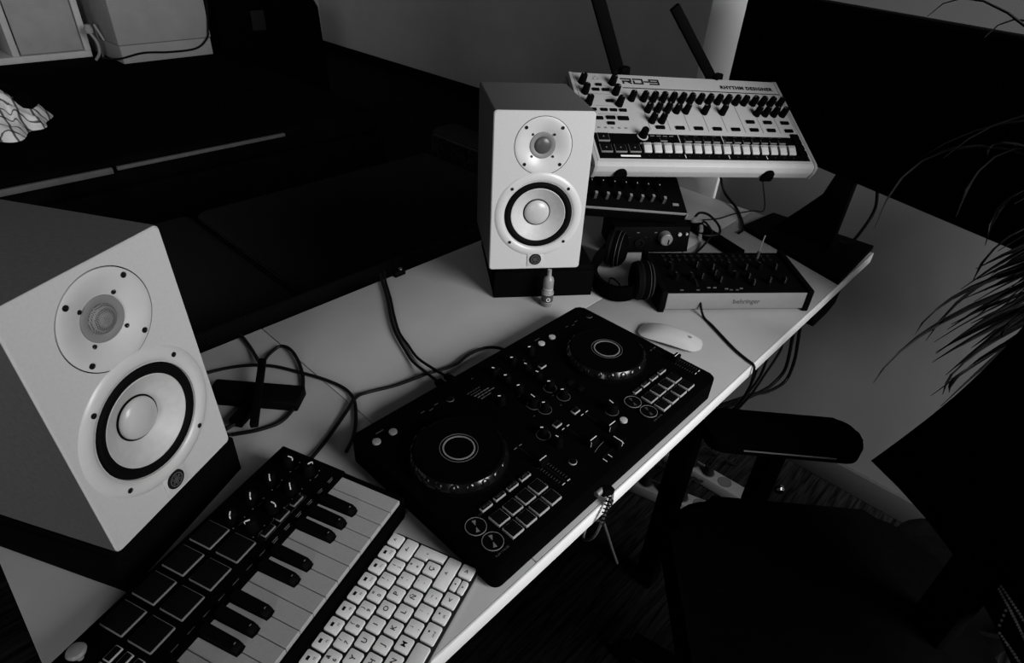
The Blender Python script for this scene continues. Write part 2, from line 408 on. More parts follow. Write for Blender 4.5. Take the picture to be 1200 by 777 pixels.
    for cx, cz, dz, rr in ((0.0305, zt, 0.0305, 0.0029), (0.0184, zt, 0.0184, 0.0022), (0.0495, zw, 0.0495, 0.0028)):
        base = 0.0004 if rr == 0.0029 else (-0.0038 if rr == 0.0022 else 0.0026)
        me = MB().lathe([(rr, 0), (rr, 0.0008), (rr * 0.72, 0.0009), (rr * 0.6, 0.0002), (0, 0.0002)], (0, 0, 0), 16, '-Y').data('screw')
        for sx in (-1, 1):
            for sz in (-1, 1):
                obj('screw', me, 'screw', s, (sx * cx, -base, cz + sz * dz))
    # badge plate and emblem: three crossed forks in a ring
    MB().box((0, -0.0007, 0.0205), (0.030, 0.0016, 0.029), 0.0006).build('badge_plate', 'baffle', s)
    bd = MB().lathe([(0.0112, 0), (0.0110, 0.0014), (0.0095, 0.0016), (0, 0.0016)], (0, -0.0012, 0.0205), 32, '-Y').build('badge', 'print_black', s)
    e = MB()
    e.lathe([(0.0082, 0.0017), (0.0082, 0.0020), (0.0073, 0.0020), (0.0073, 0.0017)], (0, 0, 0), 32, '-Y')
    for k in range(3):
        for off in (-0.0009, 0.0009):
            R = Matrix.Rotation(PI * k / 3, 3, 'Y')
            c = R @ Vector((off, -0.0018, 0))
            e.box(c, (0.0006, 0.0004, 0.0125), 0, 1, R)
    e.build('emblem', 'print_grey', bd, loc=(0, -0.0012, 0.0205))
    return s
speaker('white-fronted studio speaker with a small bottle standing in front of it',
        (0.4224, 0.3934, 0.0684), -0.6608, 0.0401, 'cap_grey')
speaker('white-fronted studio speaker with gauze tweeter behind the small piano keyboard',
        (-0.2587, 0.3107, 0.0697), 0.4671, 0.0392, 'gauze')
def pad(label, c, a, wd, hh, dp, t):
    p = thing('speaker_wedge', label, 'foam pad', (c[0], c[1], 0), a, 'foam wedges under the speakers')
    k = math.tan(t) * dp
    MB().sideprism([(0, 0), (0, hh - 0.012), (dp, hh - 0.012 - k), (dp, 0)], -wd / 2, wd / 2, 0.002).build('foam_block', 'foam', p)
    MB().sideprism([(0.002, hh - 0.0115), (0.002, hh - 0.002), (dp - 0.002, hh - 0.0025 - k), (dp - 0.002, hh - 0.0115 - k)], -wd / 2 + 0.003, wd / 2 - 0.003, 0.001).build('foam_top', 'foam', p)
ca, sa = math.cos(-0.6608), math.sin(-0.6608)
pad('black foam wedge under the speaker with the small bottle in front', (0.4224 + 0.024 * ca - 0.010 * sa, 0.3934 + 0.024 * sa + 0.010 * ca), -0.6608, 0.194, 0.0680, 0.222, 0.0401)
ca, sa = math.cos(0.4671), math.sin(0.4671)
pad('black foam wedge under the speaker behind the small piano keyboard', (-0.2587 - 0.010 * sa + 0.006 * ca, 0.3107 + 0.010 * ca + 0.006 * sa), 0.4671, 0.188, 0.0692, 0.222, 0.0392)

# ------------------------------------------------------------------ DJ controller
dj = thing('dj_controller', 'wide black two-deck mixing controller lying at the middle of the desk front', 'controller', (-0.0623, 0.0077, 0), -0.0007)
W, D, HT = 0.482, 0.2724, 0.043
MB().prism(rrect(W, D, 0.011, 5, W / 2, D / 2), 0.004, HT, 0.0022, 3).build('body', 'softblack', dj)
for x in (0.05, W - 0.05):
    for y in (0.035, D - 0.035): MB().cyl((x, y, 0), 0.009, 0.006).build('foot', 'rubber', dj)
tops = HT
def dj_round(name, x, y, r, h, m, bev=0.0006): return MB().cyl((x, y, tops - 0.0005), r, h, n=24, bev=bev).build(name, m, dj)
knob_me = MB().lathe([(0.0066, 0), (0.0064, 0.003), (0.0056, 0.0125), (0.0050, 0.0140), (0, 0.0142)], n=20).data('knob')
pt_me = MB().box((0, 0.0033, 0.0143), (0.0013, 0.0040, 0.0007)).data('pointer')
bigknob_me = MB().lathe([(0.0088, 0), (0.0086, 0.003), (0.0076, 0.0135), (0.007, 0.015), (0, 0.0152)], n=24).data('knob')
bigpt_me = MB().box((0, 0.0038, 0.0152), (0.0013, 0.0075, 0.0008)).data('pointer')
arc_me = MB().lathe([(0.0100, 0.0), (0.0100, 0.0006), (0.0094, 0.0006), (0.0094, 0.0)], n=28).data('knob_collar')
def knob(parent, x, y, z, ang, me=knob_me, pm=pt_me, collar=False, m='black', pmm='print_white', s=1.0):
    k = obj('knob', me, m, parent, (x, y, z), (0, 0, ang)); k.scale = (s, s, s)
    obj('pointer', pm, pmm, k)
    if collar: obj('knob_collar', arc_me, 'print_grey', k)
    return k
for sx, nm in ((0, 'left'), (0.3125, 'right')):
    # jog wheel
    jx, jy = 0.0800 + sx, 0.1480
    j = MB().lathe([(0.0650, 0), (0.0650, 0.003), (0.0632, 0.006), (0.0585, 0.0165), (0.0565, 0.0180), (0.0545, 0.0180), (0.0540, 0.0172), (0, 0.0172)], n=72).build('jog_wheel', 'softblack', dj, (jx, jy, tops - 0.0005))
    MB().lathe([(0.06355, 0.0058), (0.06335, 0.0064), (0.0590, 0.0157), (0.0582, 0.0164)], n=72).build('jog_rim', 'blackgloss', j)
    dm = MB().lathe([(0.0056, 0.0002), (0.0050, 0.0007), (0.0030, 0.0013), (0, 0.0015)], n=16).data('finger_dimple')
    for q in range(20):
        a = 2 * PI * q / 20 + 0.12
        nrm = Vector((math.cos(a) * 0.909, math.sin(a) * 0.909, 0.416))
        o = obj('finger_dimple', dm, 'blackgloss', j, (math.cos(a) * 0.0612, math.sin(a) * 0.0612, 0.0108))
        o.rotation_euler = nrm.to_track_quat('Z', 'Y').to_euler()
    MB().lathe([(0.0246, 0.0172), (0.0246, 0.0177), (0.0238, 0.0177), (0.0238, 0.0172)], n=56).build('outer_ring', 'print_grey', j)
    MB().lathe([(0.0207, 0.0172), (0.0206, 0.0178), (0.0188, 0.0178), (0.0187, 0.0172)], n=56).build('inner_ring', 'btn_grey', j)
    # loop buttons, round
    for x in (0.0200, 0.0464): dj_round('loop_button', x + sx * 1.034, 0.2400, 0.0056, 0.0032, 'btn_grey' if sx == 0 else 'btn_white')
    b = dj_round('round_button', 0.1450 + sx * 1.028, 0.2385, 0.0054, 0.003, 'black')
    MB().lathe([(0.0058, 0.0), (0.0058, 0.0012), (0.0052, 0.0012), (0.0052, 0)], (0.1450 + sx * 1.028, 0.2385, tops), 24).build('button_collar', 'print_grey', b)
    # cue and play
    for y, nm2 in ((0.0545, 'cue_button'), (0.0272, 'play_button')):
        px = 0.0212 + sx * 0.996
        c = MB().lathe([(0.0124, 0), (0.0124, 0.0025), (0.0118, 0.0032), (0, 0.0032)], n=36).build(nm2, 'black', dj, (px, y, tops - 0.0005))
        MB().lathe([(0.0125, 0.0026), (0.0125, 0.0036), (0.0119, 0.0036), (0.0119, 0.0031)], n=40).build('lit_ring', 'btn_grey', c)
        tm = MB().face([(0.0003, 0.0008, 0.0035), (0.0056, 0.0064, 0.0035), (0.0012, 0.0086, 0.0035)]).face([(-0.0003, -0.0008, 0.0035), (-0.0056, -0.0064, 0.0035), (-0.0012, -0.0086, 0.0035)])
        tm.build('printed_mark', 'print_mid' if sx == 0 else 'print_dim', c)
    text('PLAY / PAUSE', 0.0034, 'print_grey', dj, (0.021 + sx, 0.0118, tops + 0.0002))
    text('CUE', 0.0032, 'print_dim', dj, (0.0375 + sx, 0.0642, tops + 0.0002))
    # pads
    pe = MB().box((0, 0, 0.0022), (0.0188, 0.0184, 0.0044), 0.0012).data('performance_pad')
    pc = MB().box((0, 0, 0.0046), (0.0166, 0.0162, 0.0012), 0.0005).data('pad_top')
    for i in range(4):
        for y in (0.0448, 0.0230):
            o = obj('performance_pad', pe, 'pad_edge', dj, (0.0494 + sx * 0.992 + i * 0.0221, y - (0.0015 if sx else 0), tops - 0.0008))
            obj('pad_top', pc, 'pad_black', o)
    mb_ = MB().box((0, 0, 0.002), (0.0168, 0.0062, 0.004), 0.0008).data('mode_button')
    mc_ = MB().box((0, 0, 0.0040), (0.0152, 0.0046, 0.0008), 0.0002).data('button_top')
    for i, t in enumerate(('HOT CUE', 'PAD FX 1', 'BEAT JUMP', 'SAMPLER')):
        o = obj('mode_button', mb_, 'pad_edge', dj, (0.0494 + sx * 0.992 + i * 0.0222, 0.0668 - (0.0015 if sx else 0), tops - 0.0008))
        obj('button_top', mc_, 'pad_black', o)
        text(t, 0.0024, 'print_grey', o, (0, 0, 0.0045))
    # tempo slider
    tx = 0.1480 + sx * 1.025
    MB().box((tx, 0.0700, tops + 0.0002), (0.0030, 0.086, 0.0006)).build('tempo_slot', 'rubber', dj)
    cp = MB().box((tx, 0.0660, tops + 0.006), (0.015, 0.009, 0.012), 0.0015).build('tempo_slider', 'black', dj)
    MB().box((tx, 0.0660, tops + 0.0122), (0.0125, 0.0009, 0.0005)).build('slider_line', 'print_white', cp)
    for k in range(9):
        for s2 in (-1, 1):
            MB().box((tx + s2 * 0.0065, 0.032 + k * 0.0042, tops + 0.0002), (0.0042, 0.0005, 0.0004)).build('scale_tick', 'print_dim', dj)
    for s2 in (-1, 1): MB().box((tx + s2 * 0.0048, 0.0265, tops + 0.0003), (0.0050, 0.0008, 0.0005)).build('scale_tick', 'print_white', dj)
    for s2 in (-1, 1): MB().box((tx + s2 * 0.0048, 0.1085, tops + 0.0003), (0.0050, 0.0008, 0.0005)).build('scale_tick', 'print_grey' if sx else 'print_mid', dj)
    for k in range(3): MB().box((0.100 + sx + k * 0.012, 0.2440 - 0.004 * (k % 2), tops + 0.0002), (0.007, 0.0011, 0.0004)).build('printed_mark', 'print_dim', dj)
    MB().box((0.034 + sx, 0.2530, tops + 0.0002), (0.012, 0.0012, 0.0004)).build('printed_mark', 'print_dim', dj)
# mixer knobs: rows at the rear, pointers as the photo shows
for x, y, a in ((0.2700, 0.2335, 0.9), (0.2300, 0.2335, 0.5), (0.2735, 0.2080, 0.5), (0.2320, 0.2100, 0.8), (0.2715, 0.1830, 0.3), (0.2300, 0.1825, 1.25),
                (0.1925, 0.1830, 0.8), (0.2690, 0.1575, 0.9), (0.2695, 0.1320, 0.9), (0.2285, 0.1320, 0.9), (0.3105, 0.2340, 1.0), (0.1890, 0.1000, 0.8)):
    knob(dj, x, y, tops, a, collar=(y < 0.16))
knob(dj, 0.2240, 0.1490, tops, -0.1, bigknob_me, bigpt_me, True)
knob(dj, 0.2960, 0.0650, tops, -0.15, bigknob_me, bigpt_me, True)
knob(dj, 0.1895, 0.0745, tops, 0.2)
for x, y in ((0.2570, 0.1000), (0.2170, 0.1000), (0.2990, 0.2000), (0.3000, 0.1450), (0.3000, 0.1250)):
    o = MB().box((x, y, tops + 0.0012), (0.0125, 0.0085, 0.0034), 0.0009).build('mixer_button', 'pad_edge' if y < 0.11 or y > 0.19 else 'black', dj)
    MB().box((x, y, tops + 0.0029), (0.0108, 0.0068, 0.0008), 0.0002).build('button_top', 'pad_black', o)
for x in (0.2225, 0.2640):
    MB().box((x, 0.0620, tops + 0.0002), (0.0028, 0.052, 0.0006)).build('fader_slot', 'rubber', dj)
    f = MB().box((x, 0.0430, tops + 0.0065), (0.0150, 0.0095, 0.0125), 0.0022).build('channel_fader', 'black', dj)
    MB().box((x, 0.0430, tops + 0.0129), (0.0130, 0.0011, 0.0006)).build('fader_line', 'print_white', f)
    MB().box((x - 0.0072, 0.0405, tops + 0.0075), (0.0008, 0.0010, 0.0080)).build('fader_line', 'print_white', f)
    for s2 in (-1, 1): MB().box((x + s2 * 0.005, 0.0890, tops + 0.0003), (0.0050, 0.0009, 0.0005)).build('scale_tick', 'print_white', dj)
MB().box((0.2400, 0.0200, tops + 0.0002), (0.052, 0.0028, 0.0006)).build('crossfader_slot', 'rubber', dj)
f = MB().box((0.2430, 0.0200, tops + 0.0065), (0.0095, 0.0150, 0.0125), 0.0022).build('crossfader', 'black', dj)
MB().box((0.2450, 0.0200, tops + 0.0129), (0.0012, 0.0140, 0.0006)).build('fader_line', 'print_white', f)
MB().box((0.2455, 0.0126, tops + 0.0085), (0.0010, 0.0008, 0.0075)).build('fader_line', 'print_white', f)
for x in (0.2130, 0.2240, 0.2560): MB().box((x, 0.0190 - 0.004 * (x < 0.25), tops + 0.0003), (0.0009, 0.0065, 0.0005)).build('scale_tick', 'print_white', dj)
MB().tube([(0.2145, 0.0330, tops + 0.0004), (0.2270, 0.0355, tops + 0.0004), (0.2400, 0.0365, tops + 0.0004)], 0.0004, 6).build('printed_mark', 'print_grey', dj)
dj_round('effect_button', 0.2920, 0.0420, 0.0056, 0.0034, 'btn_white')
b = dj_round('round_button', 0.1800, 0.0420, 0.0050, 0.0034, 'black')
MB().lathe([(0.0056, 0), (0.0056, 0.0016), (0.0050, 0.0016), (0.0050, 0)], (0.1800, 0.0420, tops), 24).build('button_collar', 'btn_white', b)
# printed lettering block, too small to read
for k, (l, m) in enumerate(((0.026, 'print_dim'), (0.020, 'print_dim'), (0.030, 'print_grey'), (0.034, 'print_grey'), (0.020, 'print_grey'))):
    y0 = 0.2300 - k * 0.0052
    for q in range(5):
        MB().box((0.1700 + l * (q + 0.5) / 5 + 0.004 * k * 0.5, y0, tops + 0.0002), (l / 5 * 0.8, 0.0010 if k < 2 else 0.0017, 0.0003)).build('printed_mark', m, dj)
for k in range(14):
    MB().box((0.200 + 0.0075 * (k * 7 % 13), 0.112 + 0.0107 * k, tops + 0.0002), (0.0035, 0.0009, 0.0003)).build('printed_mark', 'print_dim', dj)

# ------------------------------------------------------------------ mini piano controller
mk = thing('piano_controller', 'small black piano controller with pale keys, square pads and knobs', 'keyboard', (-0.0769, 0.1553, 0), 0.3434)
KP, KL, KZ = 0.0196, 0.0817, 0.0385
BW = 15 * KP + 0.016
# body: low key bed in front, raised deck behind, end rails
MB().prism(rrect(BW, 0.1825, 0.004, 4, 0.008 - BW / 2, 0.0887), 0.004, 0.0270, 0.001).build('base', 'softblack', mk)
MB().box((0.008 - BW / 2, KL + 0.0495, 0.0275), (BW, 0.097, 0.025), 0.002).build('deck', 'softblack', mk)
MB().box((0.0045, KL / 2, 0.0250), (0.007, KL + 0.004, 0.024), 0.0015).build('end_rail', 'softblack', mk)
MB().box((0.0115 - BW, KL / 2, 0.0250), (0.007, KL + 0.004, 0.024), 0.0015).build('end_rail', 'softblack', mk)
MB().box((0.008 - BW / 2, -0.0012, 0.0175), (BW - 0.004, 0.0020, 0.026), 0.0008).build('front_rail', 'softblack', mk)
TZ = 0.040
MB().box((-7.5 * KP, KL / 2, 0.0295), (15 * KP, KL - 0.002, 0.0050)).build('key_bed', 'rubber', mk)
# white keys with cut-outs; from the right: C B A G F E D C ...
names = 'CBAGFED'
has_black_right = {'B': 0, 'A': 1, 'G': 1, 'F': 1, 'E': 0, 'D': 1, 'C': 1}
bw = 0.0112; bl = 0.0465
for i in range(15):
    n = names[i % 7]
    x1 = -i * KP - 0.00035; x0 = -(i + 1) * KP + 0.00035
    cutR = (bw / 2 + 0.0006) if (has_black_right[n] and i > 0) else 0
    left_n = names[(i + 1) % 7]
    cutL = (bw / 2 + 0.0006) if (has_black_right[left_n] and i < 14) else 0
    yb = KL - bl - 0.0008
    poly = [(x0, 0), (x1, 0)]
    if cutR: poly += [(x1, yb), (x1 - cutR, yb), (x1 - cutR, KL)]
    else: poly += [(x1, KL)]
    if cutL: poly += [(x0 + cutL, KL), (x0 + cutL, yb), (x0, yb)]
    else: poly += [(x0, KL)]
    MB().prism(poly, 0.0320, KZ, 0.0006, 1).build('white_key', 'key_white', mk, smooth=False)
kb_ = MB().sideprism([(KL - bl, 0.030), (KL - bl + 0.001, 0.0425), (KL - bl + 0.006, 0.0462), (KL, 0.0470), (KL, 0.030)], -bw / 2, bw / 2, 0.0008).data('black_key')
for i in range(1, 15):
    if has_black_right[names[i % 7]]: 
        o = obj('black_key', kb_, 'black', mk, (-i * KP, 0, 0))
        obj('key_notch', MB().box((0.0008, KL - bl + 0.0065, 0.0466), (0.0022, 0.0010, 0.0005)).data('key_notch'), 'print_mid', o)
pe = MB().box((0, 0, 0.0016), (0.0288, 0.0302, 0.0034), 0.0014).data('drum_pad')
pc = MB().box((0, 0, 0.0034), (0.0268, 0.0282, 0.0010), 0.0005).data('pad_top')
for i in range(4):
    for y in (0.1577, 0.1203):
        o = obj('drum_pad', pe, 'pad_edge_dim', mk, (-(0.1336 + i * 0.0354), y, TZ - 0.001))
        obj('pad_top', pc, 'pad_black', o)
mknob = MB().lathe([(0.0072, 0), (0.0070, 0.004), (0.0058, 0.0150), (0.0050, 0.0160), (0, 0.0162)], n=20).data('knob')
def bent_pointer(a):   # a stroke over the cap and down its side
    return MB().box((0, 0.0030, 0.0164), (0.0013, 0.0052, 0.0008)).box((0, 0.0061, 0.0128), (0.0012, 0.0008, 0.0058), rot=Matrix.Rotation(math.radians(-8), 3, 'X')).data('pointer')
bp_ = bent_pointer(0)
angs = [2.2, 2.3, 2.35, 3.2, 0.9, 3.1, 2.4, 4.4]
kpos = [(0.1075, 0.1500), (0.0775, 0.1500), (0.0465, 0.1500), (0.0145, 0.1500), (0.1065, 0.1225), (0.0775, 0.1200), (0.0465, 0.1200), (0.0145, 0.1200)]
for (x, y), a in zip(kpos, angs):
    k = obj('knob', mknob, 'black', mk, (-x, y, TZ - 0.001), (0, 0, a)); obj('pointer', bp_, 'print_white', k)
    for s2 in (-1, 1): MB().box((-x + s2 * 0.0085, y - 0.0085, TZ + 0.0002), (0.0012, 0.0012, 0.0003)).build('scale_tick', 'print_mid', mk)
    MB().box((-x, y - 0.0110, TZ + 0.0002), (0.0060, 0.0008, 0.0003)).build('scale_tick', 'print_grey', mk)
for x in (0.1016, 0.0786, 0.0552):
    o = MB().box((-x, 0.1050, TZ + 0.0006), (0.0165, 0.0072, 0.003), 0.0008).build('function_button', 'pad_edge_dim', mk)
    MB().box((-x, 0.1053, TZ + 0.0020), (0.0152, 0.0058, 0.0006), 0.0002).build('button_top', 'pad_black', o)
MB().tube([(-0.0445, 0.0998, TZ), (-0.0445, 0.1102, TZ), (-0.1125, 0.1102, TZ), (-0.1125, 0.0998, TZ), (-0.0445, 0.0998, TZ)], 0.00025, 5, 1).build('printed_frame', 'print_dim', mk)
for i in range(14):
    MB().box((-(0.012 + i * 0.0190), 0.0912, TZ + 0.0002), (0.0085, 0.0006, 0.0003)).build('printed_mark', 'print_mid' if i < 6 else 'print_grey', mk)
    if i < 6: MB().box((-(0.013 + i * 0.0190), 0.0890, TZ + 0.0002), (0.0070, 0.0006, 0.0003)).build('printed_mark', 'print_mid', mk)
js = MB().lathe([(0.0125, 0), (0.0120, 0.002), (0.006, 0.003)], (-0.2830, 0.158, TZ), 28).build('joystick', 'softblack', mk)
MB().lathe([(0.0030, 0.002), (0.0030, 0.009), (0.0074, 0.0105), (0.0086, 0.0135), (0.0070, 0.0162), (0.0035, 0.0172), (0, 0.0174)], (-0.2830, 0.158, TZ), 28).build('stick_cap', 'btn_grey', js)
for x, y in ((0.2680, 0.136), (0.2680, 0.122), (0.2850, 0.136), (0.2850, 0.122), (0.2680, 0.108), (0.2850, 0.108)):
    o = MB().box((-x, y, TZ + 0.0006), (0.0150, 0.0085, 0.003), 0.0008).build('function_button', 'pad_edge', mk)
    MB().box((-x, y, TZ + 0.0021), (0.0130, 0.0068, 0.0006), 0.0002).build('button_top', 'pad_black', o)

# ------------------------------------------------------------------ computer keyboard
kb = thing('computer_keyboard', 'slim white-keyed computer keyboard with dark deck at the front edge of the desk', 'keyboard', (-0.0956, 0.1452, 0), 0.34)
KW, KD = 0.2790, 0.1150
b = MB().prism(rrect(KW, KD, 0.008, 6, -KW / 2, -KD / 2), 0.0025, 0.0085, 0.0008)
b.build('deck', 'kb_body', kb)
MB().prism(rrect(KW + 0.0008, KD + 0.0008, 0.0084, 6, -KW / 2, -KD / 2), 0.0008, 0.0065, 0.0006).build('aluminium_tray', 'alu', kb)
MB().cyl((-0.007, -0.1125, 0.0085), 0.0012, 0.0004, n=12).build('indicator_light', 'print_black', kb)
U = 0.019; RP = 0.0186; GAP = 0.0030
rows = [  # from left to right: (width, legend)
    [(1.5, 'esc')] + [(1, 'F%d' % i) for i in range(1, 13)] + [(1, '^')],
    [(1, 'o a')] + [(1, t) for t in ('1 !', '2 "', '3 .', '4 $', '5 %', '6 &', '7 /', '8 (', '9 )', '0 =', "' ?", '¡ ¿')] + [(1.5, '←')],
    [(1.5, '→|')] + [(1, t) for t in 'QWERTYUIOP'] + [(1, '` ^'), (1, '+ *'), (1, 'ENTER')],
    [(1.75, '.')] + [(1, t) for t in 'ASDFGHJKL'] + [(1, 'Ñ'), (1, '´ ¨'), (1, 'Ç'), (0.75, None)],
    [(1.25, '^'), (1, '< >')] + [(1, t) for t in 'ZXCVBNM'] + [(1, ', ;'), (1, '. :'), (1, '- _'), (2.25, '^')],
    [(1, 'fn'), (1, 'ctrl'), (1, 'alt'), (1.25, 'cmd'), (5, ''), (1.25, 'cmd'), (1, 'alt'), (1, '<'), (1, 'UD'), (1, '>')],
]
kcache = {}
def keycap(wd, dp):
    k = (round(wd, 5), round(dp, 5))
    if k not in kcache:
        kcache[k] = MB().prism(rrect(wd, dp, 0.0019, 3), 0.0, 0.0030, 0.0005, 2).data('key')
    return kcache[k]
ZK = 0.0085
for r, row in enumerate(rows):
    x = -KW + 0.0018
    y = -(0.0018 + (r + 0.5) * RP)
    for wd, lg in row:
        cx = x + wd * U / 2; x += wd * U
        if lg is None: continue
        if lg == 'UD':
            for s2 in (1, -1):
                o = obj('key', keycap(U - GAP, RP / 2 - GAP * 0.62), 'keycap', kb, (cx, y + s2 * RP / 4 * 0.97, ZK))
                MB().face([(-0.0014, -0.0008 * s2, 0.0032), (0.0014, -0.0008 * s2, 0.0032), (0, 0.0012 * s2, 0.0032)]).build('legend', 'print_black', o)
            continue
        if lg == 'ENTER':
            # tall stepped key
            x0, x1 = cx - U / 2 + GAP / 2, cx + U / 2 - GAP / 2
            yt, yb2 = y + RP / 2 - GAP / 2, y - 1.5 * RP + GAP / 2
            ym2 = y - RP / 2 + GAP / 2
            xs = x1 - (0.75 * U - GAP)
            po = [(xs, yb2), (x1, yb2), (x1, yt), (x0, yt), (x0, ym2), (xs, ym2)]
            c0 = ((x0 + x1) / 2, (yt + yb2) / 2)
            o = MB().prism([(px - c0[0], py - c0[1]) for px, py in po], 0, 0.0030, 0.0006, 2).build('key', 'keycap', kb, (c0[0], c0[1], ZK))
            text('<', 0.005, 'print_black', o, (0, 0.004, 0.0032), name='legend'); continue
        o = obj('key', keycap(wd * U - GAP, RP - GAP), 'keycap', kb, (cx, y, ZK))
        if not lg: continue
        if lg in ('cmd', 'alt', 'ctrl', 'fn', 'esc'):
            text(lg, 0.0038, 'print_black', o, (0, -0.003, 0.0032), name='legend')
            MB().box((0.001, 0.003, 0.0032), (0.0022, 0.0016, 0.0001)).build('legend', 'print_black', o)
        elif lg[0] == 'F' and len(lg) > 1:
            text(lg, 0.0032, 'print_black', o, (0.0025, -0.004, 0.0032), name='legend')
            MB().box((0, 0.0022, 0.0032), (0.0044, 0.0030, 0.0001)).build('legend', 'print_black', o)
        elif len(lg) == 1:
            text(lg, 0.0078, 'print_black', o, (0, 0, 0.0032), name='legend', bold=0.00012)
        else:
            lo, hi = lg.split(' ') if ' ' in lg else (lg, '')
            text(lo, 0.0060, 'print_black', o, (0, -0.0036, 0.0032), name='legend', bold=0.0001)
            if hi: text(hi, 0.0060, 'print_black', o, (0, 0.0036, 0.0032), name='legend', bold=0.0001)

# ------------------------------------------------------------------ mouse
ms = thing('computer_mouse', 'smooth white low-arched mouse lying right beside the mixing controller', 'mouse', (0.5105, 0.1385, 0), math.radians(-72.2))
def mouse_shell():
    b = MB(); nx, ny = 26, 16; L, Wd = 0.1135, 0.0571
    top = {}
    for i in range(nx + 1):
        t = -1 + 2 * i / nx
        x = t * L / 2
        hw = Wd / 2 * (1 - abs(t) ** 5.0 * 0.42) * (1 if abs(t) < 0.999 else 0.96)
        if abs(t) > 0.8: hw *= math.sqrt(max(0.0, 1 - ((abs(t) - 0.8) / 0.2) ** 2)) * 0.45 + 0.55
        hh = 0.0205 * (1 - 0.80 * abs(t) ** 2.3) 
        for j in range(ny + 1):
            u = -1 + 2 * j / ny
            y = u * hw
            z = 0.0058 + (hh - 0.0058) * max(0.0, 1 - abs(u) ** 3.2) if hh > 0.0058 else 0.0045
            z = max(z, 0.0045 + 0.008 * (1 - t * t) * 0.5)
            top[i, j] = b.bm.verts.new((x, y, z))
    for i in range(nx):
        for j in range(ny):
            b.bm.faces.new((top[i, j], top[i + 1, j], top[i + 1, j + 1], top[i, j + 1]))
    bot = {}
    ring = [(i, 0) for i in range(nx + 1)] + [(nx, j) for j in range(1, ny + 1)] + [(i, ny) for i in range(nx - 1, -1, -1)] + [(0, j) for j in range(ny - 1, 0, -1)]
    vb = [b.bm.verts.new((top[k].co.x * 0.985, top[k].co.y * 0.985, top[k].co.z - 0.0012)) for k in ring]
    for k in range(len(ring)):
        n = (k + 1) % len(ring)
        b.bm.faces.new((top[ring[k]], vb[k], vb[n], top[ring[n]]))
    bmesh.ops.recalc_face_normals(b.bm, faces=b.bm.faces[:])
    return b
mouse_shell().build('shell', 'mouse', ms, ang=60)
MB().prism([(0.0535 * math.cos(2 * PI * k / 40) * (1 if 1 else 0), 0.0255 * math.sin(2 * PI * k / 40)) for k in range(40)], 0.0014, 0.0052).build('underside', 'cord_grey', ms)
for s2 in (-1, 1): MB().box((0, s2 * 0.017, 0.0009), (0.078, 0.003, 0.0018), 0.0006).build('glide_rail', 'rubber', ms)
em = MB().lathe([(0.0034, 0), (0.0034, 0.0004), (0, 0.0004)], n=18, squash=0.85)
em.box((-0.0042, 0.0004, 0.0002), (0.0018, 0.0009, 0.0004))
em.build('emblem', 'btn_grey', ms, (0.033, 0.001, 0.0163)).rotation_euler = (0, 0.20, 0)

# ------------------------------------------------------------------ small bottle
bt = thing('dropper_bottle', 'small plastic dropper bottle with printed label in front of the white speaker', 'bottle', (0.431, 0.363, 0))
MB().lathe([(0, 0), (0.0102, 0), (0.0112, 0.002), (0.0112, 0.0300), (0.0100, 0.0330), (0.0075, 0.0345), (0, 0.0345)], n=28).build('bottle_body', 'bottle', bt)
MB().lathe([(0.01145, 0.008), (0.01145, 0.0285)], n=28).build('label', 'label_dark', bt)
for z in (0.0085, 0.0265): MB().lathe([(0.0116, z), (0.0116, z + 0.0022)], n=28).build('label_band', 'label', bt)
lm = MB().lathe([(0.0040, 0.0), (0.0040, 0.0003), (0.0026, 0.0003), (0.0026, 0.0)], n=16).build('label_mark', 'print_white', bt, (-0.0073, -0.0091, 0.0175)); lm.rotation_euler = (PI / 2, 0, math.radians(-38))
MB().lathe([(0.0082, 0.0340), (0.0096, 0.0350), (0.0098, 0.0378), (0.0092, 0.0385)], n=24).build('collar', 'label', bt)
MB().lathe([(0.0092, 0.0385), (0.0098, 0.0400), (0.0098, 0.0540), (0.0085, 0.0590), (0.0052, 0.0625), (0.0042, 0.0640), (0.0038, 0.0760), (0, 0.0765)], n=24).build('cap', 'bottle', bt)

# ------------------------------------------------------------------ drum machine on its stand
RM = (Matrix.Translation((0.764, 0.257, 0.234 + H)) @ Matrix.Rotation(-0.598, 4, 'Z') @ Matrix.Rotation(0.475, 4, 'X') @ Matrix.Rotation(0.047, 4, 'Y'))
rd = bpy.data.objects.new('drum_machine', None); COL.objects.link(rd); rd.matrix_world = RM
tag(rd, 'pale grey drum machine with rows of black knobs and white step keys, lettered RD-9', 'drum machine')
RW, RDp = 0.482, 0.238
MB().sideprism([(0.0, 0.0), (-0.0075, -0.0025), (-0.0100, -0.0150), (-0.0085, -0.0300), (0.012, -0.040), (RDp + 0.002, -0.052), (RDp + 0.006, -0.006), (RDp, 0.0)], -RW / 2 + 0.007, RW / 2 - 0.007, 0.0008).build('chassis', 'rd_front', rd)
for s2 in (-1, 1):
    x = s2 * (RW / 2 - 0.0035)
    MB().sideprism([(0.0, 0.0012), (-0.0085, -0.0015), (-0.0115, -0.0150), (-0.0100, -0.0310), (0.012, -0.042), (RDp + 0.004, -0.054), (RDp + 0.008, -0.005), (RDp, 0.0012)], x - 0.0035, x + 0.0035, 0.001).build('end_cheek', 'rd_side', rd)
    MB().box((x + s2 * 0.0038, RDp / 2, -0.012), (0.001, RDp, 0.002)).build('cheek_groove', 'print_dim', rd)
MB().box((0, RDp / 2, 0.0004), (RW - 0.016, RDp - 0.004, 0.0012), 0.0004).build('top_panel', 'rd', rd)
PZ = 0.0010
MB().box((0.0, 0.0395, PZ + 0.0002), (0.456, 0.0640, 0.0010), 0.0003).build('black_step_panel', 'black', rd)
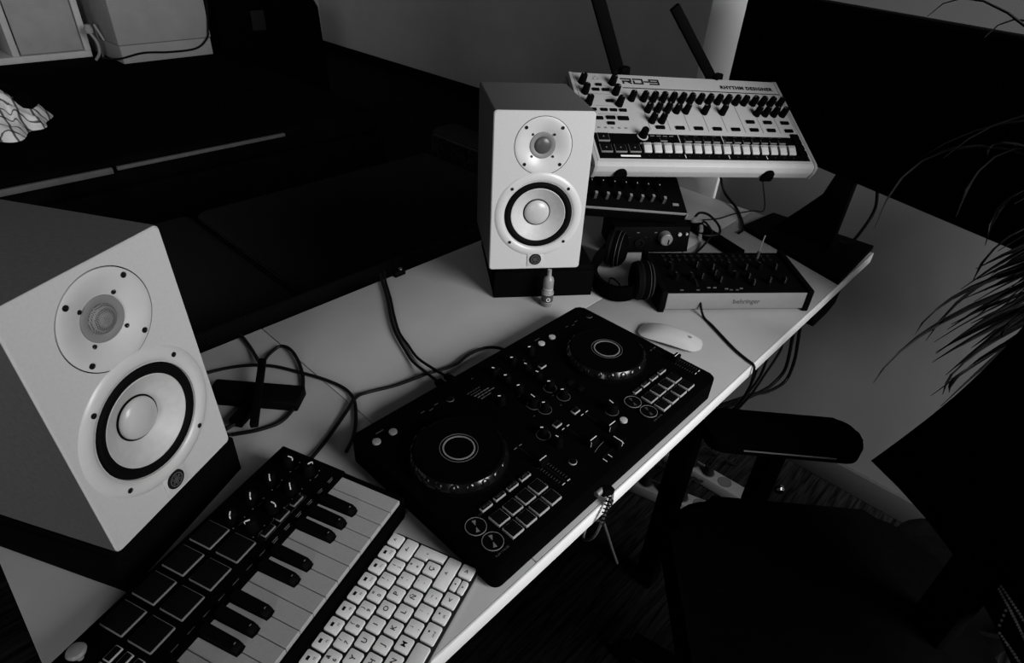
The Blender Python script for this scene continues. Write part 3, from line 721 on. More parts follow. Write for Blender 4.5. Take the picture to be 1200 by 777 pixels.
MB().box((0.0330, 0.0455, PZ + 0.0006), (0.3400, 0.0046, 0.0008)).build('panel_divider', 'rd', rd)
def rdk(x, y, s=1.0, h=0.019):
    k = obj('knob', rk_me, 'black', rd, (x, y - 0.004, PZ), (0, 0, random.uniform(-2.2, 2.2))); k.scale = (s, s, 1); obj('pointer', rkp_me, 'print_mid', k); return k
rk_me = MB().lathe([(0.0076, 0), (0.0074, 0.004), (0.0064, 0.0190), (0.0058, 0.0202), (0, 0.0204)], n=16).data('knob')
rkp_me = MB().box((0, 0.0034, 0.0205), (0.0010, 0.0044, 0.0005)).data('pointer')
for x in (-0.124, -0.098, -0.077, -0.056, -0.035, -0.014, 0.006, 0.027, 0.048, 0.069, 0.090, 0.111, 0.131, 0.153, 0.174, 0.195, 0.217): rdk(x, 0.1690)
for x in (-0.097, -0.076, -0.055, -0.034, -0.013, 0.029, 0.070, 0.151, 0.171, 0.192, 0.213): rdk(x, 0.1390)
for x in (-0.096, -0.075): rdk(x, 0.1095)
for x in (-0.219, -0.1545):
    for y in (0.2125, 0.1845, 0.153): rdk(x, y, 1.05)
rb_me = MB().box((0, 0, 0.0016), (0.0185, 0.0080, 0.0034), 0.0008).data('panel_button')
for x in (-0.082, -0.039, 0.002, 0.044, 0.086, 0.129, 0.169, 0.211): obj('panel_button', rb_me, 'black', rd, (x, 0.0895, PZ))
for x in (0.128, 0.169, 0.210): obj('panel_button', rb_me, 'black', rd, (x, 0.1120, PZ))
for x, y, s in ((-0.185, 0.203, .7), (-0.194, 0.189, .8), (-0.173, 0.189, .8), (-0.172, 0.158, .8), (-0.213, 0.133, .75), (-0.190, 0.133, .75), (-0.170, 0.133, .75), (-0.150, 0.133, .8), (-0.206, 0.110, .9), (-0.181, 0.112, 1.0), (-0.155, 0.111, 1.2), (-0.184, 0.097, .8)):
    o = obj('panel_button', rb_me, 'black', rd, (x, y, PZ)); o.scale = (s, s, 1)
for y in (0.073, 0.059, 0.043, 0.027):
    o = obj('panel_button', rb_me, 'black', rd, (0.2175, y, PZ + 0.0005)); o.scale = (0.95, 1.5, 1)
# step keys
st_me = MB().sideprism([(-0.0100, 0), (-0.0100, 0.0026), (-0.0080, 0.0040), (0.004, 0.0078), (0.0095, 0.0086), (0.0100, 0)], -0.0079, 0.0079, 0.0009).data('step_key')
sw_me = MB().box((0, 0.0055, 0.0084), (0.0120, 0.0050, 0.0010), 0.0003).data('key_window')
for i in range(16):
    o = obj('step_key', st_me, 'btn_white', rd, (-0.127 + i * 0.02125, 0.0320, PZ + 0.0004)); obj('key_window', sw_me, 'rd_side', o)
    text(str(i + 1), 0.0038, 'print_grey', rd, (-0.127 + i * 0.02125, 0.0150, PZ + 0.0010), name='step_number')
for x in (-0.050, 0.045, 0.130): MB().box((x - 0.0005, 0.0150, PZ + 0.0008), (0.0012, 0.0085, 0.0004)).build('printed_mark', 'print_white', rd)
for x in (-0.0505, 0.0455): MB().box((x, 0.0610, PZ + 0.0008), (0.0016, 0.0210, 0.0008)).build('panel_divider', 'rd', rd)
sb_me = MB().box((0, 0, 0.0018), (0.0235, 0.0205, 0.0042), 0.0012).data('square_button')
st2 = MB().box((0, 0.0004, 0.0040), (0.0215, 0.0180, 0.0006), 0.0002).data('button_top')
for x, y in ((-0.211, 0.0315), (-0.182, 0.0315), (-0.153, 0.0320), (-0.210, 0.0590)):
    o = obj('square_button', sb_me, 'pad_edge_dim', rd, (x, y, PZ)); obj('button_top', st2, 'pad_black', o)
    MB().lathe([(0.0014, 0.0044), (0.0014, 0.0047), (0, 0.0047)], n=10).build('button_light', 'print_mid', o)
fb_me = MB().box((0, 0, 0.0016), (0.0150, 0.0100, 0.0036), 0.0009).data('function_button')
fb_t = MB().box((0, 0.0004, 0.0035), (0.0136, 0.0080, 0.0006), 0.0002).data('button_top')
for i in range(11):
    x = -0.033 + i * 0.0206 + (0.006 if i > 3 else 0)
    o = obj('function_button', fb_me, 'pad_edge_dim', rd, (x, 0.0560, PZ)); obj('button_top', fb_t, 'pad_black', o)
    MB().box((x, 0.0680, PZ + 0.0008), (0.0080, 0.0010, 0.0003)).build('printed_mark', 'print_dim', rd)
o = obj('function_button', fb_me, 'pad_edge_dim', rd, (-0.0860, 0.0560, PZ)); obj('button_top', fb_t, 'pad_black', o)
for i in range(4): MB().box((-0.106 + i * 0.0135, 0.0665, PZ + 0.0008), (0.0090, 0.0016, 0.0003)).build('printed_mark', 'print_mid', rd)
MB().box((-0.165, 0.0140, PZ + 0.0008), (0.040, 0.0040, 0.0004)).build('printed_mark', 'print_white', rd)
kd = MB().lathe([(0.0085, 0), (0.0080, 0.004), (0.0070, 0.019), (0.006, 0.0205), (0, 0.0207)], n=24).build('data_wheel', 'black', rd, (-0.1270, 0.0650, PZ))
MB().lathe([(0.0112, 0.0002), (0.0112, 0.0018), (0.0088, 0.0018), (0.0088, 0.0002)], n=28).build('wheel_collar', 'btn_white', kd)
for x in (-0.104, -0.061, -0.0185, 0.0235, 0.0655, 0.1075, 0.1490, 0.1900, 0.2290): MB().box((x, 0.1400, PZ + 0.0002), (0.0009, 0.114, 0.0004)).build('channel_line', 'print_mid', rd)
MB().box((0.050, 0.1985, PZ + 0.0002), (0.366, 0.0022, 0.0004)).build('header_line', 'print_black', rd)
for y in (0.178, 0.145, 0.122): MB().box((-0.184, y, PZ + 0.0002), (0.040, 0.0008, 0.0003)).build('printed_mark', 'print_mid', rd)
for i in range(5): MB().box((-0.212 + i * 0.014, 0.0860, PZ + 0.0002), (0.0060, 0.0040, 0.0003)).build('printed_mark', 'print_mid', rd)
MB().face([(-0.196, 0.2190, PZ + 0.0004), (-0.178, 0.2190, PZ + 0.0004), (-0.187, 0.2290, PZ + 0.0004)]).build('emblem', 'print_mid', rd)
MB().face([(-0.1915, 0.2205, PZ + 0.0006), (-0.1825, 0.2205, PZ + 0.0006), (-0.187, 0.2255, PZ + 0.0006)]).build('emblem', 'rd', rd)
# RD-9 in squared strokes
def stroke_text(ch, x0, y0, wd, ht, th):
    segs = {'R': [((0, 1), (1, 1)), ((1, 1), (1, .45)), ((0.15, .45), (1, .45)), ((.55, .45), (1, 0)), ((0.15, .45), (.15, 0))],
            'D': [((0, 1), (1, 1)), ((1, 1), (1, 0)), ((0, 0), (1, 0)), ((0, 0), (0, .55))],
            '-': [((0, .5), (1, .5))],
            '9': [((0, 1), (1, 1)), ((1, 1), (1, 0)), ((0, 1), (0, .5)), ((0, .5), (1, .5)), ((0, 0), (1, 0))]}[ch]
    b = MB()
    for (ax, ay), (bx, by) in segs:
        a = Vector((x0 + ax * wd, y0 + ay * ht, PZ + 0.0005)); c = Vector((x0 + bx * wd, y0 + by * ht, PZ + 0.0005))
        d = (c - a).normalized() * th * 0.5
        b.bar(a - d, c + d, th, 0.0004)
    return b
for ch, x0, wd in (('R', -0.131, 0.0200), ('D', -0.104, 0.0190), ('-', -0.080, 0.0075), ('9', -0.068, 0.0190)):
    stroke_text(ch, x0, 0.2120, wd, 0.0125, 0.0036).build('lettering', 'print_black', rd)
text('RHYTHM DESIGNER', 0.0128, 'print_black', rd, (0.157, 0.2125, PZ + 0.0005), sp=1.14, bold=0.0007)

# stand under it
sd = thing('equipment_stand', 'black two-tier metal stand holding the drum machine above the desk', 'stand', (0.83, 0.40, 0), 0)
SI = Matrix.Translation((0.83, 0.40, H)).inverted()
def rp(x, y, z): return SI @ (RM @ Vector((x, y, z)))
bd = Vector((0.563, 0.826, 0)); rt_ = Vector((0.826, -0.563, 0))
def fixz(v, z): return Vector((v.x, v.y, z))
for ux in (-0.185, 0.134):
    fr, bk_ = rp(ux, 0.014, -0.0500), rp(ux, 0.225, -0.0605)
    MB().bar(fr, bk_, 0.022, 0.012, 0.002, rt_).build('arm', 'steel', sd)
    lp = MB().lathe([(0.0125, 0), (0.0125, 0.004), (0.0105, 0.006), (0, 0.006)], n=24); lp.box((0, -0.0065, 0.003), (0.025, 0.013, 0.006), 0.001)
    o = lp.build('rubber_stop', 'foam', sd); o.matrix_local = SI @ RM @ Matrix.Translation((ux, -0.0104, -0.0195)) @ Matrix.Rotation(PI / 2 - 0.06, 4, 'X')
MB().bar(rp(-0.215, 0.206, -0.0755), rp(0.165, 0.206, -0.0755), 0.018, 0.018, 0.003).build('cross_bar', 'steel', sd)
for ux in (-0.205, 0.035):
    bk_ = rp(ux, 0.206, -0.0755); base = fixz(bk_, 0.009)
    MB().bar(base, bk_, 0.028, 0.018, 0.002, rt_).build('post', 'steel', sd)
    MB().cyl(bk_ - rt_ * 0.02, 0.011, 0.04, n=16, axis='X').build('clamp_knob', 'rubber', sd)
    e1_ = Vector((0.962, 0.350, 0.009)) - Vector((0.83, 0.40, 0)) if ux > 0 else base - bd * 0.06
    MB().bar(base, e1_, 0.030, 0.016, 0.003).build('foot', 'steel', sd)
    if ux > 0: MB().bar(e1_, Vector((0.905, 0.205, 0.009)) - Vector((0.83, 0.40, 0)), 0.034, 0.016, 0.003).build('foot', 'steel', sd)
    lo = fixz(bk_, 0.066); MB().bar(lo, lo - bd * 0.10 + Vector((0, 0, -0.010)), 0.02, 0.010, 0.002, rt_).build('arm', 'steel', sd)
for a, c, wd in (((0.785, 0.515, 0.352), (0.728, 0.555, 0.500), 0.026), ((0.962, 0.393, 0.340), (0.866, 0.458, 0.474), 0.020)):
    a = Vector(a) - Vector((0.83, 0.40, 0)); c = Vector(c) - Vector((0.83, 0.40, 0))
    MB().bar(a - Vector((0, 0, 0.07)), a + (c - a) * 0.02, wd * 0.85, 0.014, 0.002, rt_).build('bracket', 'steel', sd)
    MB().bar(a, c, wd, 0.012, 0.002, rt_).build('upper_arm', 'steel', sd)
    MB().box(a + rt_ * 0.012, (0.03, 0.018, 0.018), 0.004).build('clamp_knob', 'steel', sd)

# ------------------------------------------------------------------ synth on the lower tier
ls = thing('slider_synth', 'black synthesizer with a row of grey sliders on the lower tier under the drum machine', 'synthesizer', (0.812, 0.303, 0.100), rot=(math.radians(22), math.radians(4.5), math.radians(-39)))
MB().sideprism([(0, 0), (0.0, -0.030), (0.110, -0.030), (0.110, 0)], -0.250, 0.0, 0.002).build('chassis', 'black', ls)
MB().box((-0.125, -0.0012, -0.0020), (0.250, 0.0030, 0.0050), 0.0006).build('front_trim', 'btn_grey', ls)
MB().box((-0.002, -0.003, -0.0055), (0.004, 0.006, 0.012), 0.001).build('trim_end', 'btn_grey', ls)
sl = MB().box((0, 0, 0.008), (0.0065, 0.0075, 0.016), 0.0012).data('slider_cap')
so = MB().box((0, 0.004, 0.0003), (0.002, 0.030, 0.0006)).data('slider_slot')
for i in range(8):
    x = -0.052 - i * 0.0255
    obj('slider_slot', so, 'rubber', ls, (x, 0.030, 0))
    o = obj('slider_cap', sl, 'cord_grey', ls, (x, 0.026 + 0.003 * (i % 3 == 1), 0)); 
    obj('cap_line', MB().box((0, 0, 0.0162), (0.0058, 0.0066, 0.0006)).data('cap_line'), 'btn_grey', o)
    k = obj('knob', knob_me, 'black', ls, (x - 0.004, 0.062, 0)); obj('pointer', pt_me, 'print_mid', k)
    k = obj('knob', knob_me, 'black', ls, (x - 0.002, 0.090, 0)); obj('pointer', pt_me, 'print_mid', k)
MB().box((-0.024, 0.022, 0.0015), (0.014, 0.006, 0.003), 0.0006).build('panel_button', 'btn_grey', ls)

# ------------------------------------------------------------------ audio interface beneath
ai = thing('audio_interface', 'black audio interface with one large silver knob on the desk beneath the stand', 'audio interface', (0.800, 0.325, 0), math.radians(-39))
MB().sideprism([(-0.004, 0.004), (0.004, 0.062), (0.092, 0.065), (0.092, 0.004)], -0.130, 0.045, 0.002).build('case', 'black', ai)
kk = MB().lathe([(0.0150, 0), (0.0145, 0.004), (0.0135, 0.016), (0.0115, 0.018), (0, 0.0182)], n=36, axis='-Y').build('volume_knob', 'alu', ai, (-0.014, 0.0, 0.040))
MB().box((0.004, -0.0184, -0.004), (0.003, 0.0006, 0.012), rot=None).build('pointer', 'print_black', kk)
for x, z, r in ((0.020, 0.046, 0.0042), (0.036, 0.047, 0.0028)): MB().lathe([(r, 0), (r, 0.004), (0, 0.005)], n=14, axis='-Y').build('indicator_light', 'btn_white', ai, (x, 0.001, z))
for i in range(5): MB().box((-0.035 - i * 0.02, 0.0012, 0.050 - 0.012 * (i % 2)), (0.006, 0.0008, 0.002)).build('printed_mark', 'print_grey' if i < 5 else 'print_dim', ai)
for x in (-0.070, -0.110): MB().lathe([(0.011, 0), (0.011, 0.003), (0.007, 0.004), (0.006, 0.001), (0, 0.001)], n=24, axis='-Y').build('jack_socket', 'rubber', ai, (x, -0.001, 0.026))
for x in (-0.115, 0.035):
    for y in (0.01, 0.08): MB().cyl((x, y, 0), 0.006, 0.006, n=12).build('foot', 'rubber', ai)

# ------------------------------------------------------------------ white-fronted desktop synth
sy = thing('desktop_synth', 'black-topped desktop synthesizer with white front strip, lettered behringer', 'synthesizer', (0.582, 0.197, 0), math.radians(-40.6))
SW, SDp = 0.2800, 0.142
MB().sideprism([(0.0, 0.006), (0.0, 0.041), (SDp, 0.052), (SDp, 0.006)], 0.0, SW, 0.0008).build('chassis', 'black', sy)
MB().box((SW / 2, -0.0008, 0.0235), (SW - 0.002, 0.0022, 0.0345), 0.0006).build('front_strip', 'synth_front', sy)
for x in (-0.006, SW + 0.006): MB().sideprism([(-0.004, 0.0), (-0.004, 0.046), (SDp + 0.002, 0.058), (SDp + 0.002, 0.0)], x - 0.0058, x + 0.0058, 0.002).build('end_cheek', 'black', sy)
text('behringer', 0.0140, 'print_grey', sy, (0.160, -0.0022, 0.0225), (PI / 2, 0, 0), bold=0.0003)
def topz(y): return 0.041 + y * 0.0775
skn = MB().lathe([(0.0060, 0), (0.0058, 0.003), (0.0050, 0.0130), (0.0044, 0.0142), (0, 0.0144)], n=18).data('knob')
spn = MB().box((0, 0.0030, 0.0146), (0.0018, 0.0050, 0.0008)).box((0, 0.0058, 0.0095), (0.0018, 0.0010, 0.0100)).data('pointer')
for x, y, a in ((0.030, 0.080, 0.6), (0.086, 0.085, 2.6), (0.115, 0.078, 3.0), (0.150, 0.080, 0.3), (0.184, 0.077, 2.9), (0.215, 0.080, 0.6), (0.247, 0.078, 2.9), (0.030, 0.045, 0.3), (0.060, 0.044, 0.4), (0.083, 0.044, 2.6), (0.114, 0.054, 2.4),
                (0.116, 0.033, 2.7), (0.152, 0.050, 1.0), (0.177, 0.044, 2.8), (0.178, 0.024, 3.0), (0.214, 0.031, 2.9), (0.245, 0.031, 2.9)):
    k = obj('knob', skn, 'black', sy, (x, y, topz(y)), (0, 0, a)); obj('pointer', spn, 'print_white' if a > 2 else 'print_dim', k)
jk = MB().lathe([(0.0036, 0), (0.0034, 0.0022), (0.0020, 0.0022), (0.0018, 0.0004), (0, 0.0004)], n=12).data('patch_socket')
for i in range(16): obj('patch_socket', jk, 'screw', sy, (0.028 + i * 0.0150, 0.128, topz(0.128)))
for i in range(16): obj('patch_socket', jk, 'screw', sy, (0.028 + i * 0.0150, 0.114, topz(0.114)))
for x, y in ((0.030, 0.0085), (0.062, 0.0085), (0.086, 0.016), (0.098, 0.016), (0.128, 0.0085), (0.140, 0.0085), (0.120, 0.012), (0.150, 0.013)):
    MB().box((x, y, topz(y) + 0.001), (0.0070, 0.0028, 0.002), 0.0004).build('panel_button', 'cord_grey' if y < 0.012 else 'print_grey', sy)
pk = MB().cyl((0.228, 0.121, topz(0.121)), 0.0032, 0.016, n=12).build('patch_plug', 'cord_grey', sy)
MB().tube([(0.228, 0.121, 0.066), (0.231, 0.124, 0.085), (0.236, 0.130, 0.098)], 0.0012, 6).build('plug_tip', 'alu', pk)
for x in (0.02, SW - 0.02):
    for y in (0.02, 0.12): MB().cyl((x, y, 0), 0.006, 0.008, n=12).build('foot', 'rubber', sy)

# ------------------------------------------------------------------ headphones lying on the desk
hp = thing('headphones', 'black over-ear headphones lying beside the white-fronted synthesizer', 'headphones', (0.640, 0.318, 0))
def hq(x, y, z): return Vector((x - 0.640, y - 0.318, z))
pts = []
hk = [hq(0.586, 0.246, 0.060), hq(0.560, 0.255, 0.030), hq(0.540, 0.280, 0.020), hq(0.537, 0.315, 0.020), hq(0.556, 0.350, 0.024), hq(0.595, 0.374, 0.030), hq(0.640, 0.378, 0.045)]
for i in range(len(hk) - 1):
    for k in range(4):
        t = k / 4; p0, p1, p2, p3 = hk[max(i - 1, 0)], hk[i], hk[i + 1], hk[min(i + 2, len(hk) - 1)]
        pts.append(0.5 * ((2 * p1) + (-p0 + p2) * t + (2 * p0 - 5 * p1 + 4 * p2 - p3) * t * t + (-p0 + 3 * p1 - 3 * p2 + p3) * t ** 3))
b = MB()
P = pts
rings = []
for i, p in enumerate(P):
    n = (Vector((p.x, p.y, 0)) - Vector((-0.045, 0.0, 0))).normalized()
    rings.append([b.bm.verts.new(p + n * dx + Vector((0, 0, dz))) for dx, dz in ((-0.006, -0.013), (0.005, -0.016), (0.007, 0), (0.005, 0.016), (-0.006, 0.013), (-0.009, 0))])
for A, B in zip(rings, rings[1:]):
    for k in range(6): b.bm.faces.new((A[k], A[(k + 1) % 6], B[(k + 1) % 6], B[k]))
b.bm.faces.new(rings[0][::-1]); b.bm.faces.new(rings[-1]); bmesh.ops.recalc_face_normals(b.bm, faces=b.bm.faces[:])
b.build('headband', 'softblack', hp, ang=70)
for (x, y, a) in ((-0.052, -0.062, PI / 2 - 0.71), (0.018, 0.052, 0.4)):
    cup = MB().lathe([(0.0, 0.024), (0.020, 0.023), (0.031, 0.017), (0.037, 0.008), (0.038, -0.002), (0.035, -0.014), (0.024, -0.018), (0.018, -0.016), (0, -0.013)], n=36, axis='-Y').build('ear_cup', 'softblack', hp, (x, y, 0.0405)); cup.rotation_euler = (0.0, 0, a)
    MB().lathe([(0.036, -0.004), (0.0385, -0.010), (0.036, -0.018), (0.028, -0.021), (0.022, -0.016)], n=36, axis='-Y').build('ear_cushion', 'rubber', cup)
    for h, r in ((0.0115, 0.0352), (0.0042, 0.0382)): MB().lathe([(r + 0.0006, h - 0.0006), (r + 0.0010, h), (r + 0.0006, h + 0.0006)], n=40, axis='-Y').build('trim_ring', 'cord_grey', cup)
MB().tube([(-0.098, 0.050, 0.008), (-0.085, 0.020, 0.004), (-0.070, -0.005, 0.003), (-0.055, -0.015, 0.010), (-0.060, 0.005, 0.020), (-0.085, -0.010, 0.012), (-0.075, -0.030, 0.003)], 0.0016, 6).build('cord', 'cord', hp)
MB().cyl((-0.085, -0.028, 0.0045), 0.004, 0.022, n=12, axis='X').build('plug', 'alu', hp)

# ------------------------------------------------------------------ display at the desk's end
mo = thing('computer_display', 'large black flat display on a wedge stand at the wall end of the desk', 'monitor', (1.075, 0.120, 0), 0)
MB().prism([(-0.118, -0.119), (0.122, -0.112), (0.118, 0.135), (-0.020, 0.150)], 0.0, 0.012, 0.003).build('stand_base', 'black', mo)
nk = MB().prism([(-0.165, 0.008), (-0.022, 0.008), (-0.022, 0.20), (-0.060, 0.20), (-0.075, 0.125)][::-1], -0.012, 0.012, 0.002)
nk = nk.build('stand_neck', 'black', mo, (0.095, 0.0, 0.0)); nk.rotation_euler = (PI / 2, 0, -PI / 2); nk.location = (0.030, -0.068, 0.002)
pn = MB().box((0, 0, 0), (0.030, 0.730, 0.306), 0.004).build('panel', 'black', mo, (-0.025, -0.022, 0.345)); pn.rotation_euler = (0, 0, math.radians(-20))
MB().box((-0.0156, 0, 0.003), (0.0012, 0.714, 0.286)).build('screen', 'softblack', pn)
MB().box((0.020, 0.0, -0.02), (0.018, 0.26, 0.16), 0.006).build('back_housing', 'black', pn)
mc = tag(MB().tube([(-0.055, 0, 0.215), (-0.02, -0.002, 0.160), (0.01, -0.008, 0.105), (0.0, -0.004, 0.060), (-0.012, 0.008, 0.020), (-0.02, 0.03, 0.016)], 0.0035, 8).build('display_cable', 'cord', None, (1.160, 0.040, H)), 'black cable hanging down from the large black display at the wall', 'cable')

# ------------------------------------------------------------------ cables on the desk
def cable(name, label, pts, r, m='cord', ends=()):
    t = thing(name, label, 'cable', (pts[0][0], pts[0][1], 0))
    p0 = Vector((pts[0][0], pts[0][1], 0)); q = [Vector(p) - p0 for p in pts]
    MB().tube(q, r, 8).build('cord', m, t)
    for idx, ln, wd, th in ends:
        if idx == 0: a, c = q[0], q[0] + (q[0] - q[1]).normalized() * ln
        else: a, c = q[-1], q[-1] + (q[-1] - q[-2]).normalized() * ln
        MB().bar(a, c, wd, th, min(wd, th) * 0.25).build('plug', 'black', t)
    return t
def zpts(l, z): return [(x, y, z) for x, y in l]
cable('power_cable', 'black cable running from behind the gauze-tweeter speaker, turning behind the piano controller',
      zpts([(-0.175, 0.59), (-0.118, 0.579), (-0.077, 0.562), (-0.043, 0.532), (-0.019, 0.489), (0.001, 0.445), (0.011, 0.407), (0.007, 0.377), (-0.011, 0.345), (-0.036, 0.314)], 0.0042) + [(-0.062, 0.293, 0.006)], 0.0026)
cable('usb_cable', 'black cable curving from the rear of the mixing controller to behind the piano controller',
      [(0.250, 0.292, 0.018), (0.248, 0.312, 0.016), (0.234, 0.331, 0.012), (0.205, 0.339, 0.008), (0.175, 0.334, 0.008), (0.146, 0.337, 0.010), (0.123, 0.343, 0.011), (0.076, 0.360, 0.004), (0.035, 0.375, 0.004), (0.010, 0.374, 0.0085), (-0.021, 0.358, 0.005), (-0.068, 0.332, 0.004), (-0.102, 0.314, 0.006)], 0.0027,
      ends=((0, 0.010, 0.012, 0.008),))
cable('twin_cable', 'thicker black cable dropping over the back desk edge from the mixing controller',
      [(0.262, 0.667, -0.16), (0.262, 0.664, -0.03), (0.258, 0.652, 0.004), (0.245, 0.628, 0.005), (0.214, 0.571, 0.005), (0.181, 0.517, 0.005), (0.157, 0.471, 0.005), (0.141, 0.428, 0.005), (0.128, 0.388, 0.006), (0.118, 0.342, 0.016), (0.114, 0.310, 0.020)], lambda t: 0.0040 - 0.0016 * min(1, t * 1.4),
      ends=((1, 0.024, 0.013, 0.009),))
cable('audio_cable', 'thin black cable beside the thicker cable at the back of the mixing controller',
      [(0.262, 0.670, -0.12), (0.2675, 0.655, 0.003), (0.250, 0.624, 0.0035), (0.2215, 0.571, 0.0035), (0.188, 0.515, 0.0035), (0.164, 0.469, 0.0035), (0.152, 0.430, 0.004), (0.140, 0.391, 0.006), (0.134, 0.345, 0.014), (0.132, 0.312, 0.020)], 0.0023,
      ends=((1, 0.024, 0.011, 0.008),))
lc = cable('looped_cable', 'black cable lying in an open loop beside the speaker behind the piano controller',
      [(-0.035, 0.652, -0.02), (-0.037, 0.641, 0.003), (-0.042, 0.598, 0.004), (-0.053, 0.548, 0.010), (-0.056, 0.536, 0.016), (-0.048, 0.540, 0.012), (-0.027, 0.562, 0.004), (-0.004, 0.568, 0.004), (0.001, 0.542, 0.006), (-0.008, 0.503, 0.005), (-0.024, 0.466, 0.004), (-0.047, 0.434, 0.004), (-0.074, 0.415, 0.004), (-0.098, 0.406, 0.004), (-0.127, 0.414, 0.003), (-0.156, 0.429, 0.003)], 0.0028)
MB().bar(Vector((-0.057, 0.520, 0.030)) - Vector((-0.035, 0.652, 0)), Vector((-0.133, 0.404, 0.022)) - Vector((-0.035, 0.652, 0)), 0.011, 0.009, 0.002).build('strain_relief', 'black', lc)
ad = thing('power_adapter', 'flat black power adapter lying under the looped cable beside the speaker', 'adapter', (-0.094, 0.476, 0), math.atan2(-0.101, 0.086))
MB().box((0, 0, 0.009), (0.135, 0.040, 0.018), 0.003).build('case', 'black', ad)
MB().bar((0.004, -0.020, 0.010), (-0.006, -0.062, 0.008), 0.020, 0.013, 0.003).build('plug', 'black', ad)
MB().tube([(-0.006, -0.060, 0.008), (-0.020, -0.074, 0.006), (-0.045, -0.066, 0.004), (-0.075, -0.040, 0.004)], 0.003, 8).build('cord', 'cord', ad)
cable('front_cable', 'black cable lying from the white-fronted synthesizer over the front edge beside the mouse',
      [(0.660, 0.205, 0.050), (0.652, 0.181, 0.050), (0.640, 0.160, 0.030), (0.622, 0.135, 0.004), (0.605, 0.105, 0.003), (0.569, 0.044, 0.003), (0.556, 0.014, 0.003), (0.551, -0.002, 0.002), (0.552, -0.006, -0.012), (0.560, -0.006, -0.05), (0.575, 0.004, -0.10)], 0.0023)
cable('wall_cable', 'thin dark cable hanging behind the drum machine down to the desk by the wall',
      [(1.140, 0.400, 0.28), (1.165, 0.420, 0.13), (1.190, 0.400, 0.03), (1.155, 0.335, 0.004), (1.060, 0.270, 0.004), (1.02, 0.262, 0.004)], 0.0035)
cable('wall_cable', 'very thin dark cable looping behind the display stand along the wall end of the desk',
      [(1.170, 0.330, 0.22), (1.190, 0.310, 0.10), (1.210, 0.285, 0.006), (1.179, 0.302, 0.003), (1.120, 0.325, 0.003), (1.064, 0.336, 0.003), (1.02, 0.36, 0.003)], 0.0016)
pc1 = cable('patch_cable', 'black patch cable with silver plugs coiled beside the audio interface',
      [(0.880, 0.318, 0.060), (0.915, 0.325, 0.064), (0.955, 0.318, 0.050), (0.966, 0.292, 0.028), (0.935, 0.276, 0.022), (0.905, 0.300, 0.021), (0.930, 0.325, 0.022), (0.990, 0.330, 0.004)], 0.0030)
for c0_, c1_ in (((0.890, 0.319, 0.060), (0.872, 0.316, 0.059)), ((0.893, 0.303, 0.046), (0.876, 0.292, 0.042)), ((0.868, 0.289, 0.036), (0.853, 0.281, 0.033))):
    o_ = Vector((0.880, 0.318, 0)); MB().bar(Vector(c0_) - o_, Vector(c1_) - o_, 0.0085, 0.0085, 0.002).build('plug', 'alu', pc1)
MB().tube([Vector(q_) - Vector((0.880, 0.318, 0)) for q_ in ((0.893, 0.303, 0.046), (0.925, 0.312, 0.044), (0.945, 0.300, 0.022), (0.920, 0.285, 0.021), (0.880, 0.282, 0.006), (0.835, 0.278, 0.004), (0.795, 0.283, 0.004))], 0.0026, 7).build('cord', 'cord', pc1)
rnd = random.Random(3)
hang = [[(0.868, 0.03, -0.03), (0.895, 0.022, -0.12), (0.930, 0.02, -0.20), (0.930, 0.022, -0.26), (0.850, 0.03, -0.25), (0.760, 0.04, -0.215), (0.66, 0.08, -0.22)],
        [(0.835, 0.03, -0.03), (0.865, 0.025, -0.12), (0.885, 0.022, -0.20), (0.860, 0.03, -0.235), (0.800, 0.04, -0.235), (0.700, 0.07, -0.24)],
        [(0.775, 0.03, -0.03), (0.80, 0.025, -0.10), (0.765, 0.03, -0.16), (0.74, 0.035, -0.20), (0.72, 0.05, -0.25)],
        [(0.770, 0.035, -0.03), (0.745, 0.03, -0.10), (0.735, 0.03, -0.15), (0.70, 0.04, -0.20), (0.66, 0.06, -0.26)],
        [(0.690, 0.03, -0.03), (0.70, 0.03, -0.12), (0.72, 0.04, -0.19), (0.69, 0.05, -0.28)]]
for i, p in enumerate(hang):
    lb = ('thick black cable hanging under the desk in the longest loop, next to the clamp bracket', 'thick black cable hanging under the desk, second from the clamp bracket',
          'thin black cable hanging under the desk, third from the clamp bracket', 'thin black cable hanging under the desk, fourth from the clamp bracket', 'thin black cable hanging under the desk, farthest from the clamp bracket')[i]
    cable('hanging_cable', lb, p, 0.0038 if i < 2 else 0.0026).__setitem__('group', 'cables hanging under the desk')

# jack plug on the desk's front edge
jp = thing('jack_plug', 'black angled jack plug with spring guard at the front of the mixing controller', 'plug', (0.128, 0.004, 0.018), 0)
MB().cyl((-0.016, 0.0, 0.006), 0.0042, 0.012, n=12, axis='X').build('plug_tip', 'alu', jp)
MB().bar((-0.008, -0.002, 0.006), (0.010, -0.006, 0.000), 0.011, 0.010, 0.002).build('plug_body', 'black', jp)
MB().bar((0.012, -0.007, -0.001), (0.004, -0.013, -0.018), 0.0035, 0.004, 0.001).build('plug_badge', 'btn_grey', jp)
sp = []
a0, a1 = Vector((0.004, -0.010, -0.006)), Vector((-0.016, -0.015, -0.036))
dirv = (a1 - a0).normalized(); n1 = dirv.orthogonal().normalized(); n2 = dirv.cross(n1)
for k in range(57):
    t = k / 56; an = t * 2 * PI * 7
    sp.append(a0 + (a1 - a0) * t + (n1 * math.cos(an) + n2 * math.sin(an)) * (0.0046 - 0.0012 * t))
MB().tube(sp, 0.0010, 5, 1).build('spring_guard', 'black', jp)
